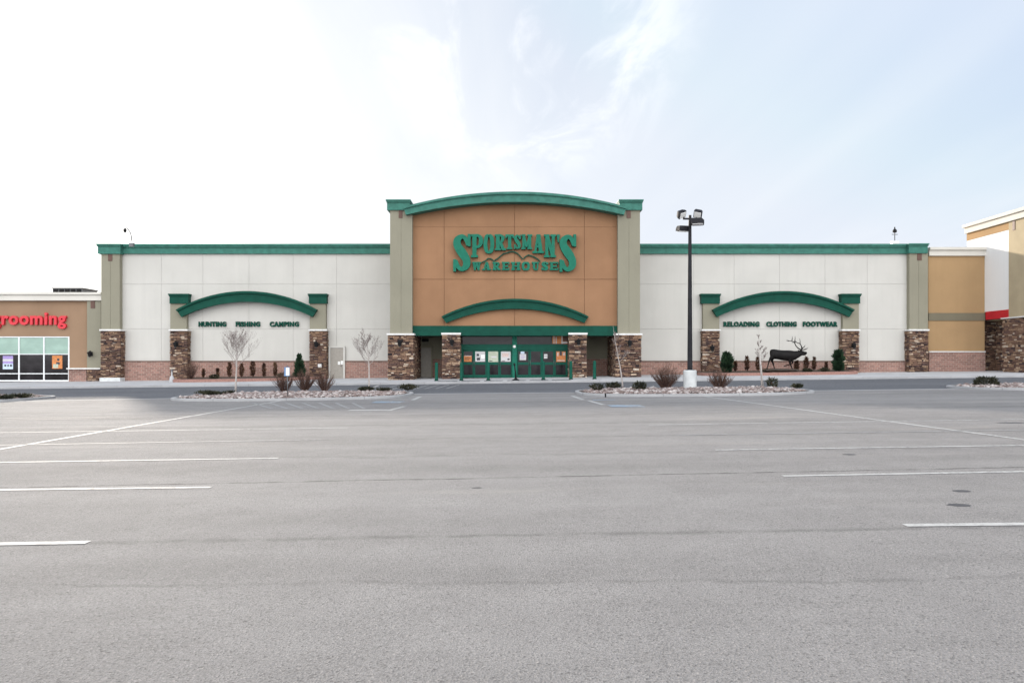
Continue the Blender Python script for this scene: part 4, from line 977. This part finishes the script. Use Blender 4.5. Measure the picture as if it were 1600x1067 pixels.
# ------------------------------------------------------------------ islands in the lot
def island(px_tip_l, px_tip_r, y0, y1, seed, label):
    """returns outline; kerb is a thing of the setting, rock mulch is stuff"""
    cxx = (px_tip_l+px_tip_r)/2; hx = (px_tip_r-px_tip_l)/2; cy = (y0+y1)/2; hy = (y1-y0)/2; n = 72
    def outl(k, e=3.2):
        r = []
        for i in range(n):
            t = 2*math.pi*i/n; c_, s_ = math.cos(t), math.sin(t)
            r.append((cxx+(hx-k)*math.copysign(abs(c_)**(2/2.3), c_), cy+(hy-k)*math.copysign(abs(s_)**(2/e), s_)))
        return r
    A_, B_ = outl(0), outl(.16); mb = MB()
    vs = [(x, y, gz(x)-.05) for x, y in A_]+[(x, y, gz(x)+.085) for x, y in A_]+[(x+(bx-x)*.2, y+(by-y)*.2, gz(x)+.102) for (x, y), (bx, by) in zip(A_, B_)]+[(x, y, gz(x)+.102) for x, y in B_]+[(x, y, gz(x)+.0) for x, y in B_]
    fs = [(k*n+i, k*n+(i+1)%n, (k+1)*n+(i+1)%n, (k+1)*n+i) for k in range(4) for i in range(n)]
    mb.add(vs, fs); structure(mb.build('island_kerb', M['kerb']))
    mb = MB(); C_ = outl(.17); rings = [C_]
    vs = []; 
    for q in (1, .8, .55, .3, .05):
        for x, y in C_:
            X, Y = cxx+(x-cxx)*q, cy+(y-cy)*q; vs.append((X, Y, gz(X)+.075+.05*(1-q)))
    fs = [(k*n+i, k*n+(i+1)%n, (k+1)*n+(i+1)%n, (k+1)*n+i) for k in range(4) for i in range(n)]+[tuple(4*n+i for i in range(n))]
    mb.add(vs, fs); structure(mb.build('island_soil', M['soil']))
    rnd = random.Random(seed); mb = MB(); bmi = bmesh.new(); bmesh.ops.create_icosphere(bmi, subdivisions=1, radius=1)
    bmi.verts.ensure_lookup_table(); iv = [v.co.copy() for v in bmi.verts]; fi = [[v.index for v in f.verts] for f in bmi.faces]; bmi.free()
    mb.smooth = True
    area = hx*hy*3.4
    for i in range(int(area*62)):
        u = rnd.uniform(-1, 1); v = rnd.uniform(-1, 1)
        if abs(u)**2.3+abs(v)**3.2 > .93: continue
        X, Y = cxx+u*(hx-.2), cy+v*(hy-.2); s = rnd.uniform(.03, .075) if rnd.random() < .9 else rnd.uniform(.075, .13)
        a = rnd.uniform(0, 3.14); sx_, sy_, s3 = s*rnd.uniform(.8, 1.4), s*rnd.uniform(.7, 1.1), s*rnd.uniform(.45, .8); tn = rnd.random()
        zz = gz(X)+.085+.05*(1-max(abs(u), abs(v)))+s3*.3
        mb.add([(X+(p.x*math.cos(a)*sx_-p.y*math.sin(a)*sy_)*(1+.15*mnoise.noise(p*2+Vector((i,0,0)))), Y+p.x*math.sin(a)*sx_+p.y*math.cos(a)*sy_, zz+p.z*s3*(1+.2*mnoise.noise(p*2+Vector((0,i,0))))) for p in iv], fi, tone=tn)
    o = mb.build('gravel', M['cobble']); o['kind'] = 'stuff'; o['label'] = label; o['category'] = 'gravel'
island(-14.7, -4.5, 30.6, 38.2, 3, 'pinkish river cobbles filling the left middle island')
island(2.85, 12.95, 30.3, 38.0, 4, 'pinkish river cobbles filling the island under the light pole')
island(-36, -21.3, 31.2, 38.2, 5, 'pinkish river cobbles on the far left island')
island(20.3, 35, 31.6, 38.2, 6, 'pinkish river cobbles on the far right island')
def ib(px, py, lift=.09): g_ = gp(px, py); return (g_.x, g_.y, gz(g_.x)+lift)
t1 = ib(369, 616.0); bare_tree(t1, 3.2, 1.2, 'bare young tree with wide open crown on the left island', 11, nb=17, thick=.046)
t2 = ib(577, 611.5); bare_tree(t2, 3.15, 1.05, 'bare young tree with dense fine crown left of the tower', 12, nb=15, thick=.042, lean=-.12)
t3 = ib(973, 609.5); bare_tree(t3, 3.3, .42, 'thin bare sapling with narrow crown before the right tower pillar', 13, nb=7, thick=.033, lean=-.45)
t4 = ib(1189.5, 608.5); o4 = bare_tree(t4, 3.0, .38, 'slender staked sapling with a few twigs under the RELOADING sign', 14, nb=7, thick=.028, lean=-.12)
st = thing('tree_stake', (t4[0]-.12, t4[1], t4[2]), 'thin pale stake tied to the slender sapling under the RELOADING sign', 'stake')
mb = MB(); mb.tube([(t4[0]+.10, t4[1]-.05, t4[2]-.1), (t4[0]-.08, t4[1]-.05, t4[2]+1.5)], [.022, .018], 6, tone=.9); mb.build('post', M['bark'], st)
mb = MB(); mb.tube([(t4[0]-.02, t4[1]-.04, t4[2]+1.05), (t4[0]-.03, t4[1]+.02, t4[2]+1.07)], .03, 6); mb.build('tie', M['black'], st)
GT = 'leafless twiggy shrubs on the gravel islands'
for px, py, w, h, n, lb, sd_ in ((444, 614.5, .50, .95, 75, 'leafless brown shrub behind the post of the small sign', 21), (476.5, 614, .50, 1.02, 85, 'reddish leafless shrub, middle of three on the left island', 22), (507, 614, .46, .98, 75, 'leafless shrub, rightmost of three on the left island', 23),
                          (1040, 610.5, .62, 1.08, 110, 'large leafless shrub left of the light pole', 24), (1124, 610, .56, .9, 85, 'leafless shrub right of the light pole', 25)):
    twiggy(ib(px, py), w, h, n, lb, sd_, group=GT)
GJ = 'low spreading junipers on the gravel islands'
for px, py, rx, h, lb, sd_ in ((333, 621, .5, .14, 'flat dark juniper at the left tip of the left island', 31), (322, 618.5, .45, .12, 'thin flat juniper behind the left tip of the left island', 32), (358, 619, .28, .13, 'small flat juniper left of the wide crowned tree', 33),
                             (572, 614.5, .46, .2, 'flat green juniper left of the second tree foot', 34), (601, 615, .32, .17, 'small green juniper right of the second tree foot', 35), (637, 612, .48, .27, 'dark mounded juniper at the right end of the left island', 36),
                             (933, 614, .33, .34, 'dark tufted juniper at the left tip of the right island', 37), (958, 611, .42, .32, 'dark juniper behind the left tip of the right island', 38), (1000, 613, .42, .4, 'spiky dark juniper between the sapling and the large shrub', 39),
                             (1207, 608.5, .27, .48, 'upright small olive juniper right of the staked sapling', 40), (1246, 609.5, .3, .16, 'low thin juniper at the right tip of the right island', 41), (1541, 605.5, .75, .42, 'wide dark juniper on the far right island', 42), (32, 625, .5, .16, 'flat dark juniper on the far left island', 43), (5, 627, .4, .14, 'low juniper at the left frame edge on the far left island', 44)):
    rx *= .88; h *= .88; bush('juniper', ib(px, py), rx, h, int(400*rx/.4), .10, 'leafj', lb, 'juniper', 'tuft' if h > .3 else 'dome', GJ, sd_, 2)
    o = bpy.context.scene.objects[-1] if False else None

# light pole with four heads
b0 = gp(1078, 610.5); bx, by = b0.x, b0.y; bz = gz(bx)
o = thing('light_pole', (bx, by, bz), 'tall dark square light pole with four lamp heads on a white concrete base', 'light pole')
mb = MB(); mb.lathe((bx, by, bz), [(.305, 0), (.305, .93), (.285, .965), (.1, .97)], 28); mb.build('concrete_base', M['basecon'], o)
ztop = PZ(336.5, by); zb_ = bz+.97
mb = MB(); r0, r1 = .10, .058
mb.add([(bx+sx_*r0, by+sy_*r0, zb_) for sx_, sy_ in ((-1,-1),(1,-1),(1,1),(-1,1))]+[(bx+sx_*r1, by+sy_*r1, ztop) for sx_, sy_ in ((-1,-1),(1,-1),(1,1),(-1,1))], [(3,2,1,0),(4,5,6,7),(0,1,5,4),(1,2,6,5),(2,3,7,6),(3,0,4,7)])
mb.build('pole', M['polemetal'], o)
mb = MB(); mb.box(bx-.17, bx+.17, by-.17, by+.17, zb_, zb_+.03); mb.build('base_plate', M['polemetal'], o)
mb = MB(); q0, q1 = P(1067, 342, by), P(1090, 342, by); mb.box(q0.x, q1.x, by-.04, by+.04, PZ(343.3, by), PZ(340.8, by)); mb.build('cross_arm', M['polemetal'], o)
def head(cx_, cz_, yy, w, l_, hgt, rz, tilt, rx=0):
    mb = MB(); mt = Matrix.Translation((cx_, yy, cz_)) @ Matrix.Rotation(rz, 4, 'Z') @ Matrix.Rotation(tilt, 4, 'Y') @ Matrix.Rotation(rx, 4, 'X')
    lo = [(-l_/2, -w/2, -hgt/2), (l_/2, -w/2, -hgt/2), (l_/2, w/2, -hgt/2), (-l_/2, w/2, -hgt/2)]; hi = [(-l_*.42, -w*.42, hgt/2), (l_*.3, -w*.42, hgt/2), (l_*.3, w*.42, hgt/2), (-l_*.42, w*.42, hgt/2)]; md = [(-l_/2, -w/2, 0), (l_/2, -w/2, 0), (l_/2, w/2, 0), (-l_/2, w/2, 0)]
    vs = [mt @ Vector(v) for v in lo+md+hi]
    mb.add(vs, [(3,2,1,0), (8,9,10,11)]+[(k*4+i, k*4+(i+1)%4, (k+1)*4+(i+1)%4, (k+1)*4+i) for k in (0, 1) for i in range(4)])
    hd = mb.build('lamp_head', M['polemetal'], o)
    mb = MB(); vs = [mt @ Vector((a*l_*.42, b_*w*.42, -hgt/2-.012-z_)) for z_ in (0, .02) for a, b_ in ((-1,-1),(1,-1),(1,1),(-1,1))]
    mb.add(vs, [(0,1,2,3), (7,6,5,4), (0,4,5,1), (1,5,6,2), (2,6,7,3), (3,7,4,0)]); mb.build('lens', M['lamp'], hd)
head(PX(1087.5, by), PZ(347.5, by-.1), by-.32, .42, .58, .26, math.radians(-12), 0, -.1)
head(PX(1069.5, by), PZ(355.5, by), by+.28, .42, .56, .24, math.radians(12), 0, .1)
head(PX(1064.5, by), PZ(334.5, by), by, .34, .38, .24, math.radians(20), math.radians(-20), math.radians(-50))
head(PX(1091, by), PZ(333.8, by), by, .34, .38, .26, math.radians(-20), math.radians(15), math.radians(-50))
mb = MB(); mb.tube([(PX(1069, by), by, PZ(341, by)), (PX(1067.5, by), by, PZ(336, by))], .03, 6); mb.tube([(PX(1088, by), by, PZ(341, by)), (PX(1089, by), by, PZ(336, by))], .03, 6)
mb.tube([(bx, by, PZ(347.5, by)), (PX(1084, by), by-.2, PZ(347.5, by))], .04, 6); mb.tube([(bx, by, PZ(355, by)), (PX(1072, by), by+.2, PZ(355, by))], .04, 6); mb.build('bracket', M['polemetal'], o)

# small post sign at the left bays
s0 = gp(449.5, 624.5); o = thing('post_sign', (s0.x, s0.y, gz(s0.x)), 'narrow blue and white sign on a thin grey post at the left bays', 'sign')
mb = MB(); mb.tube([(s0.x, s0.y, gz(s0.x)-.02), (s0.x-.02, s0.y, PZ(571, s0.y))], .022, 8); mb.build('post', M['grey_metal'], o)
w_ = .085
mb = MB(); mb.box(s0.x-.02-w_*1.3, s0.x-.02+w_*1.3, s0.y-.05, s0.y-.035, PZ(587.5, s0.y), PZ(573.5, s0.y), 0); mb.box(s0.x-.02-w_*.45, s0.x-.02+w_*1.2, s0.y-.055, s0.y-.0505, PZ(586.5, s0.y), PZ(574.5, s0.y), 1)
mb.build('sign_plate', [M['signblue'], M['lamp']], o)
d0 = ib(900, 0.0+615.8); 
q = gp(946, 620.5); mb = MB(); mb.tube([(q.x, q.y, gz(q.x)), (q.x, q.y, gz(q.x)+.16)], .03, 8); o = mb.build('drain_marker', M['black']); o['label'] = 'short dark peg at the kerb of the right island'; o['category'] = 'peg'

# ------------------------------------------------------------------ planters against the wings
def planter(pts, label, x_in0, x_in1):
    o = thing('planter', (sum(p[0] for p in pts)/len(pts), pts[len(pts)//2][1], sz(pts[0][0], 58)), label, 'planter', 'brick kerbed planters under the arches')
    mb = MB(); n = len(pts); outer = [Vector(p) for p in pts]; inner = []
    for i, p in enumerate(outer):
        d = (outer[min(i+1, n-1)]-outer[max(i-1, 0)]).normalized(); inner.append(p+Vector((-d.y, d.x))*.22)
    H = .22; vs = []
    for q in outer: vs += [(q.x, q.y, sz(q.x, q.y)-.1), (q.x, q.y, sz(q.x, q.y)+H)]
    for q in inner: vs += [(q.x, q.y, sz(q.x, q.y)-.1), (q.x, q.y, sz(q.x, q.y)+H)]
    fs = []
    for i in range(n-1):
        a = 2*i; b_ = 2*n+2*i
        fs += [(a, a+2, a+3, a+1), (a+1, a+3, b_+3, b_+1), (b_+1, b_+3, b_+2, b_)]
    fs += [(0, 1, 2*n+1, 2*n), (2*n-2, 4*n-2, 4*n-1, 2*n-1)]
    mb.add(vs, fs); mb.build('brick_kerb', simple('planter_brick', (.30, .165, .135), .9, .2, 12, bump=.4, bscale=25), o)
    mb = MB(); vs = [(q.x, q.y, sz(q.x, q.y)+H-.06) for q in inner]+[(q.x, YW-.12, sz(q.x, YW)+H+.02) for q in inner]
    mb.add(vs, [(i, i+1, n+i+1, n+i) for i in range(n-1)]); mb.build('soil', M['soil'], o); return o
def curve2(pts, n=8): return [(q[0], q[1]) for q in cat([(a, b_, 0) for a, b_ in pts], n)]
planter(curve2([(-26.0, 59.6), (-25.6, 58.0), (-24.0, 57.4), (-21, 57.5), (-18.4, 58.2), (-16.3, 59.7), (-15.2, 61.2), (-15.0, 62.2)]), 'brick kerbed planter bed under the left arch with small brown shrubs', 0, 0)
planter(curve2([(14.6, 60.5), (14.9, 58.6), (16.2, 58.0), (20, 57.8), (24, 57.9), (26.2, 58.6), (27.0, 60.2), (27.1, 61.5)]), 'brick kerbed planter bed under the right arch around the elk statue', 0, 0)
GC = 'narrow rusty column shrubs against the wall'
ordn = ('first', 'second', 'third', 'fourth', 'fifth', 'sixth', 'seventh', 'eighth')
for k, (px, t, w) in enumerate(((318, 578, 2.6), (340, 577, 3), (358.5, 569, 5), (377.5, 570, 5), (395, 567, 6.5), (412.5, 570, 4), (430, 569, 4.5))):
    Y = 61.3; x = PX(px, Y); z = sz(x, Y)+.2; bush('column_shrub', (x, Y, z), w*Y/F/2*1.05, PZ(t, Y)-z, int(90+w*50), .13, 'leafr', 'narrow rusty column shrub under the left arch, %s from the left' % ordn[k], 'shrub', 'column', GC, 50+k, 2)
for k, (px, t, w) in enumerate(((1149, 566, 4.5), (1167, 559, 6), (1184.5, 560, 5), (1244.5, 565, 6), (1259.5, 560, 6), (1272, 560, 4.5), (1291, 567, 2.6))):
    Y = 61.6; x = PX(px, Y); z = sz(x, Y)+.2; bush('column_shrub', (x, Y, z), w*Y/F/2*1.05, PZ(t, Y)-z, int(90+w*50), .13, 'leafr', 'narrow rusty column shrub under the right arch, %s from the left' % ordn[k], 'shrub', 'column', GC, 70+k, 2)
for px, t, w, Y, lb, sd_ in ((467.5, 555.5, 17, 60.8, 'conical dark evergreen shrub under the CAMPING sign', 81), (1135.5, 552, 17, 60.2, 'dense dark evergreen right of the pillar by the RELOADING sign', 82), (1310, 549, 16, 60.6, 'dark evergreen left of the pillar by the FOOTWEAR sign', 83)):
    x = PX(px, Y); z = sz(x, Y)+.18; bush('evergreen_shrub', (x, Y, z), w*Y/F/2, PZ(t, Y)-z, 2600, .16, 'leafg', lb, 'shrub', 'cone' if sd_ == 81 else 'tuft', 'dark evergreen shrubs in the planters', sd_, 3)
x = PX(298, 60); twiggy((x, 60, sz(x, 60)+.15), .55, 1.35, 60, 'reddish leafless shrub beside the left pillar of the left planter', 84)
for px, w, h, lb, sd_ in ((334, 14, .32, 'low olive mound shrub in the left planter', 85), (441, 17, .36, 'low dark mound shrub left of the conical evergreen', 86), (1288, 15, .3, 'low green mound shrub left of the right evergreen', 87), (1200, 16, .25, 'low dark mound shrub left of the elk statue', 88), (1262, 16, .25, 'low olive mound shrub under the elk head', 89)):
    Y = 59.8; x = PX(px, Y); bush('mound_shrub', (x, Y, sz(x, Y)+.16), w*Y/F/2, h, 420, .1, 'leafj', lb, 'shrub', 'dome', 'low mound shrubs in the planters', sd_, 2)

# ------------------------------------------------------------------ elk statue
YK = 59.3; KS = 10.667
def E(x, y, dy=0): q = P(1180+x/KS, 510+y/KS, YK); return Vector((q.x, YK+dy, q.z))
est = thing('elk_statue', E(450, 715), 'dark bronze elk statue with raised antlers in the right planter', 'statue')
mb = MB(); kk = 16
secs = [(246, 408, 455, .10), (256, 390, 500, .20), (275, 382, 530, .26), (310, 378, 545, .29), (350, 383, 548, .28), (400, 391, 555, .28), (450, 396, 566, .31), (500, 397, 570, .33), (550, 396, 576, .34), (600, 400, 578, .32), (640, 406, 568, .28), (675, 408, 552, .23), (705, 406, 532, .19), (735, 402, 514, .15), (760, 397, 496, .125), (785, 400, 485, .115), (810, 411, 476, .09), (835, 419, 468, .07), (855, 423, 462, .062), (864, 430, 455, .04)]
vs = []
for x, t, b_, w in secs:
    c = E(x, (t+b_)/2); hh = (b_-t)/2/KS*YK/F
    for j in range(kk):
        a = 2*math.pi*j/kk; vs.append((c.x, c.y+w*math.cos(a), c.z+hh*math.sin(a)))
n = len(secs); mb.add(vs, [(i*kk+j, i*kk+(j+1)%kk, (i+1)*kk+(j+1)%kk, (i+1)*kk+j) for i in range(n-1) for j in range(kk)]+[tuple(range(kk-1,-1,-1)), tuple((n-1)*kk+j for j in range(kk))])
def leg(pts, rs, dy): mb.tube([E(x, y, dy) for x, y in pts], rs, 10)
leg([(285, 470), (268, 520), (240, 545), (222, 575), (205, 640), (190, 690), (178, 708)], [.22, .17, .105, .07, .048, .045, .06], -.14)
leg([(300, 480), (295, 530), (288, 575), (308, 610), (320, 660), (330, 695), (344, 708)], [.21, .16, .10, .07, .046, .045, .058], .14)
leg([(575, 500), (560, 560), (572, 620), (585, 655), (600, 695), (618, 712)], [.18, .12, .072, .055, .045, .058], -.15)
leg([(600, 500), (625, 565), (636, 610), (600, 632), (550, 645), (500, 660), (488, 664)], [.17, .11, .07, .055, .045, .045, .05], .15)
# open jaw
mb.tube([E(790, 470), E(825, 474), E(848, 471)], [.07, .045, .025], 8)
for dy in (-.12, .12):                            # ears
    mb.tube([E(752, 405, dy*.8), E(738, 398, dy*1.7), E(722, 396, dy*2.2)], [.03, .05, .01], 6)
raw = mb.build('body', M['bronze_statue'], est)
rm = raw.modifiers.new('r', 'REMESH'); rm.mode = 'VOXEL'; rm.voxel_size = .028; rm.use_smooth_shade = True
sm = raw.modifiers.new('s', 'SMOOTH'); sm.iterations = 4; sm.factor = .5
bpy.context.view_layer.update()
me = bpy.data.meshes.new_from_object(raw.evaluated_get(bpy.context.evaluated_depsgraph_get())); raw.modifiers.clear(); raw.data = me
if not me.materials: me.materials.append(M['bronze_statue'])
def antler(beam, tines, dy0, dy1):
    mb = MB(); m_ = len(beam); r = [.046-.026*i/(m_-1) for i in range(m_)]
    mb.tube([E(x, y, dy0+(dy1-dy0)*math.sin(math.pi*.5*i/(m_-1))) for i, (x, y) in enumerate(beam)], r, 7)
    for tn_ in tines:
        i0, pts = tn_; d = dy0+(dy1-dy0)*math.sin(math.pi*.5*i0/(m_-1)); mb.tube([E(x, y, d+(dy1-dy0)*.12*k) for k, (x, y) in enumerate(pts)], [.032, .024, .010][:len(pts)] if len(pts) == 3 else [.024, .007], 6)
    mb.build('antler', M['bronze_statue'], est)
antler([(768, 402), (735, 380), (695, 360), (655, 320), (635, 285), (625, 262), (580, 246), (535, 244), (510, 248)], [(5, [(628, 268), (633, 210), (630, 165)]), (6, [(580, 246), (584, 205), (580, 168)]), (7, [(535, 244), (500, 236), (475, 238)]), (1, [(745, 388), (800, 384), (868, 352)]), (2, [(760, 390), (820, 388), (850, 372)])], -.06, -.42)
antler([(770, 402), (785, 370), (788, 335), (780, 305), (768, 284), (735, 272), (715, 262), (680, 268), (640, 262)], [(4, [(773, 288), (778, 245), (772, 198)]), (6, [(718, 264), (705, 240), (688, 228)]), (1, [(780, 385), (820, 350), (848, 335)]), (2, [(786, 360), (832, 342), (860, 306)])], .06, .42)
mb = MB(); rnd = random.Random(4)
c = E(400, 725); mb.smooth = False; bm_ = bmesh.new(); bmesh.ops.create_icosphere(bm_, subdivisions=3, radius=1)
mb.add([(c.x+.25+v.co.x*1.35*(1+.12*mnoise.noise(v.co*2)), YK+v.co.y*.55*(1+.2*mnoise.noise(v.co*2.5)), c.z-.02+v.co.z*.13*(1+.35*mnoise.noise(v.co*3+Vector((3,0,0))))) for v in bm_.verts], [[v.index for v in f.verts] for f in bm_.faces]); bm_.free()
mb.build('rock_plinth', simple('dark_rock', (.06, .045, .035), .9, .35, 9, bump=.6, bscale=20), est)
